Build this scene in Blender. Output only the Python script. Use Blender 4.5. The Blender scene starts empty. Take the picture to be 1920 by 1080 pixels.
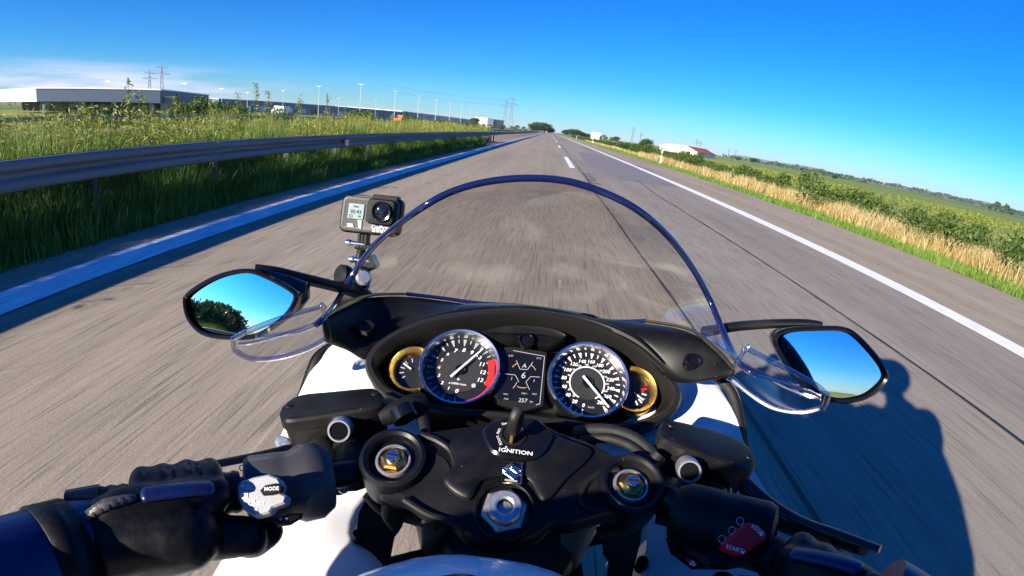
import bpy, bmesh, math, random
import numpy as np
from mathutils import Vector, Matrix

random.seed(7); RNG = np.random.default_rng(11)
SC = bpy.context.scene
V = Vector

# ------------------------------------------------------------------ camera
EYE = V((0.0, 0.0, 1.22))
KP = (0.057641557241862464, -9.331545797923721e-05, -2.6410644173046457e-05, 5.015098464640662e-07)
ROWS = ((0.9913, -0.1260, 0.0373), (0.0744, 0.3041, -0.9497), (0.1083, 0.9443, 0.3109))
MC = Matrix(ROWS)
cd = bpy.data.cameras.new('action_cam_view'); cam = bpy.data.objects.new('view_camera', cd)
SC.collection.objects.link(cam); SC.camera = cam
cd.type = 'PANO'
tgt = cd
tgt.panorama_type = 'FISHEYE_LENS_POLYNOMIAL'
tgt.fisheye_fov = math.radians(175)
tgt.fisheye_polynomial_k0 = 0.0
for i, k in enumerate(KP): setattr(tgt, 'fisheye_polynomial_k%d' % (i+1), -k)
cd.sensor_width = 36.0; cd.sensor_fit = 'HORIZONTAL'
cd.clip_start = 0.01; cd.clip_end = 20000
cam.matrix_world = Matrix.Translation(EYE) @ MC.to_4x4()

def ray(u, v):
    x = (u-960)*36/1920; y = (540-v)*36/1920; r = math.hypot(x, y)
    t = sum(k*r**(i+1) for i, k in enumerate(KP))
    s = math.sin(t)/max(r, 1e-9)
    return MC @ V((x*s, y*s, -math.cos(t)))
def P(u, v, y): d = ray(u, v); return EYE + d*(y/d.y)
def PX(u, v, x): d = ray(u, v); return EYE + d*(x/d.x)
def PZ(u, v, z): d = ray(u, v); return EYE + d*((z-EYE.z)/d.z)
def PP(u, v, p0, n): d = ray(u, v); return EYE + d*(n.dot(p0-EYE)/n.dot(d))
def AE(az, el, D): a = math.radians(az); return V((D*math.sin(a), D*math.cos(a), EYE.z + D*math.tan(math.radians(el))))

# ------------------------------------------------------------------ light
SUN_TO = V((-1.8, -2.1, 1.0)).normalized()
EL = math.asin(SUN_TO.z); AZ = math.atan2(SUN_TO.x, SUN_TO.y)
W = bpy.data.worlds.new('World'); SC.world = W; W.use_nodes = True
nt = W.node_tree; nt.nodes.clear()
def wn(t, **k):
    n = nt.nodes.new(t)
    for a, b in k.items(): setattr(n, a, b)
    return n
out = wn('ShaderNodeOutputWorld'); bg = wn('ShaderNodeBackground'); bg.inputs['Strength'].default_value = 0.068
sky = wn('ShaderNodeTexSky'); sky.sky_type = 'NISHITA'; sky.sun_disc = False
sky.sun_elevation = EL; sky.sun_rotation = AZ % (2*math.pi); sky.air_density = 1.0; sky.dust_density = 0.15; sky.ozone_density = 4.0
hs = wn('ShaderNodeHueSaturation'); hs.inputs['Saturation'].default_value = 1.32; hs.inputs['Value'].default_value = 1.0
tn = wn('ShaderNodeMixRGB', blend_type='MULTIPLY'); tn.inputs['Fac'].default_value = 1.0; tl = wn('ShaderNodeMixRGB'); tl.inputs['Color1'].default_value = (.44, .80, 1.22, 1); tl.inputs['Color2'].default_value = (.0, .66, 1.25, 1)   # pale air low down, deep polarised blue higher
nt.links.new(sky.outputs[0], hs.inputs['Color'])
tc = wn('ShaderNodeTexCoord'); mp = wn('ShaderNodeMapping'); mp.inputs['Scale'].default_value = (5, 5, 55)
nz = wn('ShaderNodeTexNoise'); nz.inputs['Scale'].default_value = 1.0; nz.inputs['Detail'].default_value = 6; nz.inputs['Roughness'].default_value = .55
nt.links.new(tc.outputs['Generated'], mp.inputs[0]); nt.links.new(mp.outputs[0], nz.inputs['Vector'])
sep = wn('ShaderNodeSeparateXYZ'); nt.links.new(tc.outputs['Generated'], sep.inputs[0])
def ramp(src, pts, tree=nt):
    r = tree.nodes.new('ShaderNodeValToRGB'); e = r.color_ramp.elements
    e[0].position = pts[0][0]; e[0].color = (pts[0][1],)*3+(1,)
    e[1].position = pts[-1][0]; e[1].color = (pts[-1][1],)*3+(1,)
    for p, c in pts[1:-1]: q = e.new(p); q.color = (c, c, c, 1)
    tree.links.new(src, r.inputs[0]); return r.outputs[0]
def wmath(op, a, b):
    m = wn('ShaderNodeMath', operation=op)
    for i, s in enumerate((a, b)):
        if isinstance(s, (int, float)): m.inputs[i].default_value = s
        else: nt.links.new(s, m.inputs[i])
    return m.outputs[0]
nt.links.new(ramp(sep.outputs['Z'], [(.0, 0), (.10, .62), (.24, .9), (.4, 1)]), tl.inputs['Fac']); nt.links.new(tl.outputs[0], tn.inputs['Color2'])
m1 = ramp(nz.outputs[0], [(.38, 0), (.62, .95)])
m2 = ramp(sep.outputs['Z'], [(.0, .35), (.022, .9), (.045, .5), (.068, 0)])
m3 = ramp(wmath('MULTIPLY', sep.outputs['X'], -1), [(.42, 0), (.70, 1)])
cm = wmath('MULTIPLY', wmath('MULTIPLY', m1, m2), m3)
mx = wn('ShaderNodeMixRGB'); mx.inputs['Color2'].default_value = (7.6, 6.9, 9.4, 1)
nt.links.new(cm, mx.inputs['Fac']); nt.links.new(hs.outputs[0], tn.inputs['Color1']); nt.links.new(tn.outputs[0], mx.inputs['Color1'])
nt.links.new(mx.outputs[0], bg.inputs['Color']); nt.links.new(bg.outputs[0], out.inputs['Surface'])
ld = bpy.data.lights.new('sun', 'SUN'); ld.energy = 5.0; ld.angle = math.radians(0.5); ld.color = (1.0, .90, .76)
sun = bpy.data.objects.new('sun', ld); SC.collection.objects.link(sun)
sun.rotation_euler = SUN_TO.to_track_quat('Z', 'Y').to_euler()
SC.view_settings.view_transform = 'Standard'; SC.view_settings.look = 'None'
SC.view_settings.exposure = 1.15; SC.view_settings.gamma = 1.0
SC.render.engine = 'CYCLES'
cy = SC.cycles; cy.use_denoising = True; cy.max_bounces = 8; cy.transparent_max_bounces = 16; cy.caustics_reflective = False; cy.caustics_refractive = False
cy.volume_bounces = 0

# ------------------------------------------------------------------ materials
def mat(name, col, rough=.5, metal=0.0, var=.12, scale=30, bump=0.0, spec=.5, coat=0.0, col2=None, detail=4, stretch=None, coords='Object', emit=None, rvar=.1, dust=0):
    m = bpy.data.materials.new(name); m.use_nodes = True; t = m.node_tree; b = t.nodes['Principled BSDF']
    tcn = t.nodes.new('ShaderNodeTexCoord'); n = t.nodes.new('ShaderNodeTexNoise'); n.inputs['Scale'].default_value = scale; n.inputs['Detail'].default_value = detail
    src = tcn.outputs[coords]
    if stretch:
        mpn = t.nodes.new('ShaderNodeMapping'); mpn.inputs['Scale'].default_value = stretch; t.links.new(src, mpn.inputs[0]); src = mpn.outputs[0]
    t.links.new(src, n.inputs['Vector'])
    mixn = t.nodes.new('ShaderNodeMixRGB')
    c2 = col2 or tuple(min(1, c*(1+var)) for c in col); c1 = col if col2 else tuple(c*(1-var) for c in col)
    mixn.inputs[1].default_value = (*c1, 1); mixn.inputs[2].default_value = (*c2, 1)
    rp = ramp(n.outputs[0], [(.3, 0), (.7, 1)], t); t.links.new(rp, mixn.inputs[0])
    last = mixn.outputs[0]
    if dust:   # settled grit specks and faint wiped film
        vo = t.nodes.new('ShaderNodeTexVoronoi'); vo.inputs['Scale'].default_value = 150; t.links.new(tcn.outputs['Object'], vo.inputs['Vector'])
        sp = t.nodes.new('ShaderNodeSeparateColor'); t.links.new(vo.outputs['Color'], sp.inputs[0])
        pick = ramp(sp.outputs[0], [(.80, 0), (.83, 1)], t); dot = ramp(vo.outputs['Distance'], [(.05, 1), (.11, 0)], t)
        n5 = t.nodes.new('ShaderNodeTexNoise'); n5.inputs['Scale'].default_value = 14; n5.inputs['Detail'].default_value = 8; t.links.new(tcn.outputs['Object'], n5.inputs['Vector'])
        film = ramp(n5.outputs[0], [(.48, 0), (.75, .05)], t)
        mu = t.nodes.new('ShaderNodeMath'); mu.operation = 'MULTIPLY'; t.links.new(pick, mu.inputs[0]); t.links.new(dot, mu.inputs[1])
        ma = t.nodes.new('ShaderNodeMath'); ma.operation = 'MULTIPLY_ADD'; t.links.new(mu.outputs[0], ma.inputs[0]); ma.inputs[1].default_value = .45; t.links.new(film, ma.inputs[2])
        m5 = t.nodes.new('ShaderNodeMixRGB'); m5.inputs[2].default_value = (.30, .27, .23, 1); t.links.new(ma.outputs[0], m5.inputs[0]); t.links.new(last, m5.inputs[1]); last = m5.outputs[0]
    t.links.new(last, b.inputs['Base Color'])
    b.inputs['Metallic'].default_value = metal; b.inputs['Specular IOR Level'].default_value = spec
    mr = t.nodes.new('ShaderNodeMapRange'); mr.inputs['To Min'].default_value = max(0, rough*(1-rvar)); mr.inputs['To Max'].default_value = min(1, rough*(1+rvar))
    t.links.new(n.outputs[0], mr.inputs[0]); t.links.new(mr.outputs[0], b.inputs['Roughness'])
    if coat: b.inputs['Coat Weight'].default_value = coat; b.inputs['Coat Roughness'].default_value = .04
    if bump:
        bn = t.nodes.new('ShaderNodeBump'); bn.inputs['Strength'].default_value = bump; bn.inputs['Distance'].default_value = .002
        t.links.new(n.outputs[0], bn.inputs['Height']); t.links.new(bn.outputs[0], b.inputs['Normal'])
    if emit:
        b.inputs['Emission Color'].default_value = (*emit[0], 1); b.inputs['Emission Strength'].default_value = emit[1]
    return m
def clear(name, tint, refl=1.0, rough=.02, ior=1.49, dust=False):
    m = bpy.data.materials.new(name); m.use_nodes = True; t = m.node_tree; t.nodes.clear()
    o = t.nodes.new('ShaderNodeOutputMaterial'); mi = t.nodes.new('ShaderNodeMixShader'); tr = t.nodes.new('ShaderNodeBsdfTransparent'); gl = t.nodes.new('ShaderNodeBsdfGlossy')
    fr = t.nodes.new('ShaderNodeFresnel'); ge = t.nodes.new('ShaderNodeNewGeometry'); sw = t.nodes.new('ShaderNodeMix'); sw.data_type = 'FLOAT'
    sw.inputs[2].default_value = ior; sw.inputs[3].default_value = 1/ior   # same reflectance seen from either side of the sheet
    t.links.new(ge.outputs['Backfacing'], sw.inputs[0]); t.links.new(sw.outputs[0], fr.inputs['IOR'])
    n = t.nodes.new('ShaderNodeTexNoise'); n.inputs['Scale'].default_value = 9; tcn = t.nodes.new('ShaderNodeTexCoord'); t.links.new(tcn.outputs['Object'], n.inputs['Vector'])
    mr = t.nodes.new('ShaderNodeMapRange'); mr.inputs['To Min'].default_value = rough*.5; mr.inputs['To Max'].default_value = rough*1.5
    t.links.new(n.outputs[0], mr.inputs[0]); t.links.new(mr.outputs[0], gl.inputs['Roughness'])
    tr.inputs[0].default_value = (*tint, 1)
    mm = t.nodes.new('ShaderNodeMath'); mm.operation = 'MULTIPLY'; mm.inputs[1].default_value = refl
    t.links.new(fr.outputs[0], mm.inputs[0]); t.links.new(mm.outputs[0], mi.inputs[0])
    t.links.new(tr.outputs[0], mi.inputs[1]); t.links.new(gl.outputs[0], mi.inputs[2])
    if dust:   # pale streaks standing in for glare smears, with dust and insect specks
        mp2 = t.nodes.new('ShaderNodeMapping'); mp2.inputs['Scale'].default_value = (9, 2, 26); mp2.inputs['Rotation'].default_value = (0, .5, .3); t.links.new(tcn.outputs['Object'], mp2.inputs[0])
        n2 = t.nodes.new('ShaderNodeTexNoise'); n2.inputs['Scale'].default_value = 1.0; n2.inputs['Detail'].default_value = 7; n2.inputs['Distortion'].default_value = .8; t.links.new(mp2.outputs[0], n2.inputs['Vector'])
        n3 = t.nodes.new('ShaderNodeTexVoronoi'); n3.inputs['Scale'].default_value = 38; t.links.new(tcn.outputs['Object'], n3.inputs['Vector'])
        a1 = ramp(n2.outputs[0], [(.47, .02), (.60, .10), (.76, .32)], t); a2 = ramp(n3.outputs['Distance'], [(.0, .30), (.055, .22), (.075, 0)], t)
        ad = t.nodes.new('ShaderNodeMath'); ad.operation = 'MAXIMUM'; t.links.new(a1, ad.inputs[0]); t.links.new(a2, ad.inputs[1])
        df = t.nodes.new('ShaderNodeBsdfDiffuse'); df.inputs[0].default_value = (.52, .49, .45, 1); m2 = t.nodes.new('ShaderNodeMixShader')
        t.links.new(ad.outputs[0], m2.inputs[0]); t.links.new(mi.outputs[0], m2.inputs[1]); t.links.new(df.outputs[0], m2.inputs[2]); mi = m2
    t.links.new(mi.outputs[0], o.inputs[0])
    return m
def leafmat(name, cols, rough=.55, trans=.25):
    """foliage: hue varies per leaf through the 'rnd' attribute, plus large patches"""
    m = bpy.data.materials.new(name); m.use_nodes = True; t = m.node_tree; b = t.nodes['Principled BSDF']
    a = t.nodes.new('ShaderNodeAttribute'); a.attribute_name = 'rnd'
    r = t.nodes.new('ShaderNodeValToRGB'); e = r.color_ramp.elements
    e[0].color = (*cols[0], 1); e[1].color = (*cols[-1], 1)
    for i, c in enumerate(cols[1:-1]): q = e.new((i+1)/(len(cols)-1)); q.color = (*c, 1)
    t.links.new(a.outputs['Fac'], r.inputs[0])
    t.links.new(r.outputs[0], b.inputs['Base Color']); b.inputs['Roughness'].default_value = rough; b.inputs['Specular IOR Level'].default_value = .3
    tl = t.nodes.new('ShaderNodeBsdfTranslucent'); t.links.new(r.outputs[0], tl.inputs[0])
    mi = t.nodes.new('ShaderNodeMixShader'); mi.inputs[0].default_value = trans
    t.links.new(b.outputs[0], mi.inputs[1]); t.links.new(tl.outputs[0], mi.inputs[2]); t.links.new(mi.outputs[0], t.nodes['Material Output'].inputs[0])
    return m
M = {}
M['white_paint'] = mat('white_paint', (.82, .82, .82), .28, var=.02, scale=12, coat=.4)
M['black_plastic'] = mat('black_plastic', (.0045, .0045, .005), .44, var=.3, scale=900, bump=.05, spec=.22, dust=1)
M['black_matte'] = mat('black_matte', (.004, .004, .005), .7, var=.3, scale=300, bump=.1, spec=.25)
M['black_gloss'] = mat('black_gloss', (.005, .005, .006), .16, var=.2, scale=40)
M['black_cast'] = mat('black_cast', (.005, .005, .0065), .36, metal=.0, var=.35, scale=1500, bump=.04, spec=.26, dust=1)
M['grey_plastic'] = mat('grey_plastic', (.011, .0105, .010), .40, var=.15, scale=700, bump=.05, spec=.3)
M['rubber'] = mat('rubber', (.006, .006, .006), .7, var=.3, scale=200, bump=.2)
M['chrome'] = mat('chrome', (.86, .86, .86), .22, metal=1, var=.04, scale=60)
M['switch_grey'] = mat('switch_grey', (.045, .045, .047), .5, var=.1, scale=900, bump=.05)
M['steel'] = mat('steel', (.60, .60, .60), .36, metal=.8, var=.12, scale=150)
M['gold'] = mat('gold', (.95, .66, .20), .36, metal=1, var=.1, scale=90)
M['brass'] = mat('brass', (.62, .36, .10), .3, metal=1, var=.15, scale=150)
M['dial'] = mat('dial', (.028, .027, .026), .38, var=.12, scale=300)  # paler than dial_dark, for the sunlit middle of the dials
M['dial_dark'] = mat('dial_dark', (.010, .010, .011), .35, var=.15, scale=200)
M['print_white'] = mat('print_white', (.85, .85, .85), .5, var=.03)
M['print_grey'] = mat('print_grey', (.33, .34, .36), .5, var=.1)
M['print_red'] = mat('print_red', (.75, .02, .02), .45, var=.05)
M['lcd'] = mat('lcd', (.006, .006, .007), .2, var=.2, scale=30)
M['lcd_print'] = mat('lcd_print', (.25, .25, .27), .5, var=.05, emit=((.55, .55, .6), .35))
M['lcd_gold'] = mat('lcd_gold', (.3, .18, .05), .5, var=.05, emit=((.6, .35, .1), .12))
M['silver_pad'] = mat('silver_pad', (.36, .36, .37), .45, metal=.1, var=.06, scale=120)
M['red_plastic'] = mat('red_plastic', (.98, .02, .03), .45, var=.06, scale=60, spec=.2)
M['rim_acrylic'] = mat('rim_acrylic', (.006, .009, .045), .10, var=.2, scale=8, coat=1)  # dark blue stands for the sky reflected in the acrylic edge
M['screen_clear'] = clear('screen_clear', (.86, .845, .83), 3.0, .012, dust=True)  # streak layer paints pale glare smears over the sheet
M['wing_clear'] = clear('wing_clear', (.82, .84, .88), 2.4, .08)
M['edge_clear'] = clear('edge_clear', (.74, .76, .84), 4.0, .10)
M['mirror'] = mat('mirror', (.93, .94, .95), .0, metal=1, var=.005, scale=3, rvar=0)
M['leather'] = mat('leather', (.004, .004, .005), .46, var=.4, scale=260, bump=.12, spec=.22, detail=6)
M['leather_blue'] = mat('leather_blue', (.004, .011, .075), .38, var=.3, scale=260, bump=.12)
M['leather_lit'] = mat('leather_lit', (.06, .056, .052), .4, var=.2, scale=150, bump=.4)  # grey holds the sunlit highlight on the black ribbed leather
M['helmet'] = mat('helmet', (.02, .02, .022), .2, var=.2, coat=.6)
M['cam_body'] = mat('cam_body', (.085, .080, .078), .55, var=.12, scale=500, bump=.2)
M['cam_lcd'] = mat('cam_lcd', (.22, .30, .30), .35, var=.06)
M['glass_dark'] = mat('glass_dark', (.006, .007, .008), .05, var=.2, spec=.8)
M['galv'] = mat('galv', (.20, .20, .195), .75, metal=.0, spec=.2, var=.18, scale=6, stretch=(1, .15, 3))
M['post_steel'] = mat('post_steel', (.06, .06, .06), .6, var=.15, scale=9)
M['paint_line'] = mat('paint_line', (.86, .86, .85), .6, var=.10, scale=14, detail=8, stretch=(2, .3, 1))
M['paint_line_worn'] = mat('paint_line_worn', (.86, .86, .84), .7, var=.22, scale=10, detail=10, stretch=(2, .25, 1))
M['tar'] = mat('tar', (.018, .017, .016), .55, var=.3, scale=20)
M['post_white'] = mat('post_white', (.78, .78, .76), .5, var=.06)
M['reflector_amber'] = mat('reflector_amber', (.8, .45, .05), .25, var=.1)
M['bark'] = mat('bark', (.09, .065, .045), .85, var=.3, scale=8, bump=.6)
M['clad_blue'] = mat('clad_blue', (.045, .075, .13), .5, var=.06, scale=2, stretch=(8, 8, .2))
M['clad_grey'] = mat('clad_grey', (.13, .17, .23), .5, var=.08, scale=.6, stretch=(4, 4, .2))
M['clad_white'] = mat('clad_white', (.72, .72, .69), .5, var=.05, scale=1)
M['dark_recess'] = mat('dark_recess', (.03, .035, .04), .8, var=.2, scale=1)
M['concrete'] = mat('concrete', (.34, .33, .31), .8, var=.12, scale=3)
M['roof_red'] = mat('roof_red', (.30, .07, .05), .7, var=.15, scale=4, stretch=(6, 1, 1))
M['lattice'] = mat('lattice', (.22, .24, .26), .5, metal=.3, var=.1, scale=1)
M['orange_paint'] = mat('orange_paint', (.75, .13, .02), .4, var=.06)
M['van_white'] = mat('van_white', (.75, .75, .75), .35, var=.04)
M['leaf_hedge'] = leafmat('leaf_hedge', [(.025, .06, .010), (.05, .10, .016), (.095, .15, .025), (.17, .20, .05)])
M['leaf_tree'] = leafmat('leaf_tree', [(.018, .042, .010), (.035, .075, .016), (.06, .105, .022)])
M['leaf_dark'] = leafmat('leaf_dark', [(.024, .055, .018), (.045, .09, .025), (.075, .125, .035)])
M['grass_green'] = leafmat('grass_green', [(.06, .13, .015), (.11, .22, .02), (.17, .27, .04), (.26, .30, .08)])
M['grass_dry'] = leafmat('grass_dry', [(.33, .22, .06), (.50, .36, .12), (.62, .50, .24), (.70, .62, .40)], trans=.35)
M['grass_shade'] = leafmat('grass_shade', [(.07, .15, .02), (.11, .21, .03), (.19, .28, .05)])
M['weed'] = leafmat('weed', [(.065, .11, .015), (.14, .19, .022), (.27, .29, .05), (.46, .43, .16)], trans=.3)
M['crop'] = leafmat('crop', [(.10, .15, .02), (.19, .23, .035), (.29, .31, .06)])

# ------------------------------------------------------------------ builders
def cr(pts, n, closed=False):
    """Catmull-Rom through pts"""
    pts = [V(p) for p in pts]; m = len(pts); res = []
    segs = m if closed else m-1
    for i in range(n if closed else n):
        t = i/(n if closed else n-1)*segs; k = min(int(t), segs-1); f = t-k
        g = (lambda j: pts[j % m]) if closed else (lambda j: pts[max(0, min(m-1, j))])
        p0, p1, p2, p3 = g(k-1), g(k), g(k+1), g(k+2)
        res.append(.5*((2*p1)+(p2-p0)*f+(2*p0-5*p1+4*p2-p3)*f*f+(3*p1-p0-3*p2+p3)*f**3))
    return res
def frame(n, up=V((0, 0, 1))):
    n = n.normalized(); x = up.cross(n)
    if x.length < 1e-4: x = V((1, 0, 0))
    x.normalize(); return x, n.cross(x).normalized(), n
class G:
    def __init__(s): s.v = []; s.f = []
    def ring_loft(s, rings, cap0=False, cap1=False, closed=True):
        b = len(s.v); n = len(rings[0])
        for r in rings: s.v += [tuple(p) for p in r]
        for i in range(len(rings)-1):
            for j in range(n if closed else n-1):
                k = (j+1) % n; s.f.append((b+i*n+j, b+i*n+k, b+(i+1)*n+k, b+(i+1)*n+j))
        if cap0: s.f.append(tuple(b+j for j in reversed(range(n))))
        if cap1: s.f.append(tuple(b+(len(rings)-1)*n+j for j in range(n)))
        return s
    def grid(s, rows): return s.ring_loft(rows, closed=False)
    def tube(s, pts, r, n=10, smooth=0, flat=1.0, caps=True, closed=False):
        pts = [V(p) for p in pts]
        rs = list(r) if hasattr(r, '__len__') else [r]*len(pts)
        if smooth:
            q = cr(pts, smooth, closed); m = len(pts) if closed else len(pts)-1
            rr = []
            for i in range(len(q)):
                t = i/(len(q) if closed else len(q)-1)*m; k = min(int(t), m-1); f = t-k
                rr.append(rs[k]*(1-f)+rs[(k+1) % len(rs)]*f)
            pts, rs = q, rr
        rings = []; prev = None
        N = len(pts)
        for i, p in enumerate(pts):
            if closed: d = pts[(i+1) % N]-pts[i-1]
            else: d = pts[min(i+1, N-1)]-pts[max(i-1, 0)]
            d.normalize()
            if prev is None:
                a = V((0, 0, 1)) if abs(d.z) < .9 else V((0, 1, 0)); x = a.cross(d).normalized()
            else: x = (prev - d*prev.dot(d)).normalized()
            prev = x; y = d.cross(x)
            rings.append([p+(x*math.cos(2*math.pi*k/n)+y*flat*math.sin(2*math.pi*k/n))*rs[i] for k in range(n)])
        if closed: rings.append(rings[0]); return s.ring_loft(rings)
        return s.ring_loft(rings, caps, caps)
    def ball_tube(s, pts, rs, n=12):
        """tapered limb with rounded ends"""
        pts = [V(p) for p in pts]; d0 = (pts[1]-pts[0]).normalized(); d1 = (pts[-1]-pts[-2]).normalized()
        A = []; R = []
        for a in (80, 50, 20): A.append(pts[0]-d0*rs[0]*math.sin(math.radians(a))); R.append(rs[0]*math.cos(math.radians(a)))
        A += pts; R += list(rs)
        for a in (20, 50, 80): A.append(pts[-1]+d1*rs[-1]*math.sin(math.radians(a))); R.append(rs[-1]*math.cos(math.radians(a)))
        return s.tube(A, R, n)
    def lathe(s, c, axis, prof, n=36, up=V((0, 0, 1)), caps=(False, False), a0=0, a1=360, sx=1.0, sy=1.0):
        x, y, z = frame(V(axis), up); c = V(c); full = abs(a1-a0) >= 360
        m = n if full else n+1
        rings = [[c+z*h+(x*sx*math.cos(math.radians(a0+(a1-a0)*k/n))+y*sy*math.sin(math.radians(a0+(a1-a0)*k/n)))*r for k in range(m)] for r, h in prof]
        return s.ring_loft(rings, caps[0], caps[1], closed=full)
    def box(s, c, size, axes=None, taper=1.0, bev=0.0):
        c = V(c); X, Y, Z = axes or (V((1, 0, 0)), V((0, 1, 0)), V((0, 0, 1))); hx, hy, hz = (q/2 for q in size)
        def rr(k, z, b):
            a, e = hx*k-b, hy*k-b
            return [c+X*x+Y*y+Z*z for x, y in ((-a, -e), (a, -e), (a, e), (-a, e))]
        if bev: return s.ring_loft([rr(1, -hz, bev), rr(1, -hz+bev, 0), rr(taper, hz-bev, 0), rr(taper, hz, bev)], True, True)
        return s.ring_loft([rr(1, -hz, 0), rr(taper, hz, 0)], True, True)
    def plate(s, outline, n, prof, cap0=True, cap1=True):
        """outline: closed 3D loop, prof: [(inset, height along n)]"""
        o = [V(p) for p in outline]; n = n.normalized(); m = len(o)
        area = V((0, 0, 0))
        for i in range(m): area += o[i].cross(o[(i+1) % m])
        if area.dot(n) < 0: o.reverse()
        off = []
        for i in range(m):
            e0 = (o[i]-o[i-1]); e1 = (o[(i+1) % m]-o[i]); e0.normalize(); e1.normalize()
            a = n.cross(e0)+n.cross(e1); L = max(a.length, .6); off.append(a/L*min(2/L, 1.6))
        return s.ring_loft([[p+off[i]*ins+n*h for i, p in enumerate(o)] for ins, h in prof], cap0, cap1)
    def poly(s, pts):
        b = len(s.v); s.v += [tuple(p) for p in pts]; s.f.append(tuple(range(b, b+len(pts)))); return s
    def text(s, txt, o, ex, ey, size, align='CENTER', shear=0.0, wide=1.0, bold=0.0):
        cu = bpy.data.curves.new('t', 'FONT'); cu.body = txt; cu.size = size; cu.align_x = align; cu.align_y = 'CENTER'; cu.shear = shear; cu.offset = bold*size; cu.resolution_u = 2
        ob = bpy.data.objects.new('t', cu); SC.collection.objects.link(ob)
        me = ob.to_mesh(); b = len(s.v)
        for vv in me.vertices: s.v.append(tuple(V(o)+ex*vv.co.x*wide+ey*vv.co.y))
        for p in me.polygons: s.f.append(tuple(b+i for i in p.vertices))
        ob.to_mesh_clear(); bpy.data.objects.remove(ob); bpy.data.curves.remove(cu); return s
    def xf(s, m):
        s.v = [tuple(m @ V(p)) for p in s.v]; return s
def link(name, me, parent=None):
    o = bpy.data.objects.new(name, me); SC.collection.objects.link(o)
    if parent is not None:
        o.parent = parent
        o.matrix_parent_inverse = WORLD[parent.name].inverted() if parent.name in WORLD else Matrix()
    WORLD[o.name] = Matrix(); return o
WORLD = {}
def build(g, name, m, parent=None, angle=40, solid=0, local=False, weld=True):
    me = bpy.data.meshes.new(name); me.from_pydata([tuple(p) for p in g.v], [], g.f)
    me.validate()
    bm = bmesh.new(); bm.from_mesh(me)
    if weld: bmesh.ops.remove_doubles(bm, verts=bm.verts, dist=1e-6)
    bmesh.ops.recalc_face_normals(bm, faces=bm.faces); bm.to_mesh(me); bm.free()
    me.polygons.foreach_set('use_smooth', [angle > 0]*len(me.polygons))
    if angle > 0: me.set_sharp_from_angle(angle=math.radians(angle))
    me.materials.append(M[m])
    o = link(name, me, parent)
    if local: o.matrix_parent_inverse = Matrix()
    if solid:
        md = o.modifiers.new('thickness', 'SOLIDIFY'); md.thickness = abs(solid); md.offset = -1 if solid > 0 else 1
    return o
def empty(name, loc, label, cat, group=None):
    o = bpy.data.objects.new(name, None); SC.collection.objects.link(o); o.location = loc
    WORLD[o.name] = Matrix.Translation(V(loc)); tag(o, label, cat, group); return o
def tag(o, label=None, cat=None, group=None, kind=None):
    if label: o['label'] = label
    if cat: o['category'] = cat
    if group: o['group'] = group
    if kind: o['kind'] = kind
    return o
def copy_tree(o, parent=None):
    c = o.copy(); SC.collection.objects.link(c); c.parent = parent
    for ch in list(o.children): copy_tree(ch, c)
    return c
def npmesh(name, verts, faces_flat, sizes, m, rnd=None, parent=None, smooth=False):
    me = bpy.data.meshes.new(name); nv = len(verts)
    me.vertices.add(nv); me.vertices.foreach_set('co', np.asarray(verts, np.float32).ravel())
    me.loops.add(len(faces_flat)); me.loops.foreach_set('vertex_index', np.asarray(faces_flat, np.int32))
    st = np.concatenate([[0], np.cumsum(sizes)[:-1]]).astype(np.int32)
    me.polygons.add(len(sizes)); me.polygons.foreach_set('loop_start', st)
    me.update(calc_edges=True)
    if rnd is not None:
        a = me.attributes.new('rnd', 'FLOAT', 'POINT'); a.data.foreach_set('value', np.asarray(rnd, np.float32))
    me.materials.append(M[m]); return link(name, me, parent) if name else me
def blades(base, h, w, lean, rnd):
    """grass blades: base Nx3, h N, w N, lean Nx2 -> verts, flat faces, sizes, rnd"""
    N = len(base); a = RNG.uniform(0, 2*np.pi, N); dx = np.stack([np.cos(a), np.sin(a), np.zeros(N)], 1)*w[:, None]*.5
    up = np.zeros((N, 3)); up[:, 2] = h
    L = np.concatenate([lean, np.zeros((N, 1))], 1)
    v = np.stack([base-dx, base+dx, base+dx*.7+up*.55+L*.35, base-dx*.7+up*.55+L*.35, base+up*.97+L], 1)
    i = np.arange(N)[:, None]*5
    f = np.concatenate([i+np.array([0, 1, 2, 3]), i+np.array([3, 2, 4])], 1).ravel()
    return v.reshape(-1, 3), f, np.tile([4, 3], N), np.repeat(rnd, 5)
def leaves(c, size, rnd, aniso=.55, nrm=None):
    """leaf quads (diamonds) at c Nx3"""
    N = len(c); a = RNG.normal(size=(N, 3)); a /= np.linalg.norm(a, axis=1, keepdims=True)
    b = RNG.normal(size=(N, 3)); b -= a*(a*b).sum(1, keepdims=True); b /= np.linalg.norm(b, axis=1, keepdims=True)
    s = size[:, None]
    v = np.stack([c-a*s, c-b*s*aniso, c+a*s, c+b*s*aniso], 1)
    f = np.arange(4*N); return v.reshape(-1, 3), f, np.full(N, 4), np.repeat(rnd, 4)
def merge(parts):
    vs, fs, ss, rs = [], [], [], []; b = 0
    for v, f, s, r in parts: vs.append(v); fs.append(f+b); ss.append(s); rs.append(r); b += len(v)
    return np.concatenate(vs), np.concatenate(fs), np.concatenate(ss), np.concatenate(rs)
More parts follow.
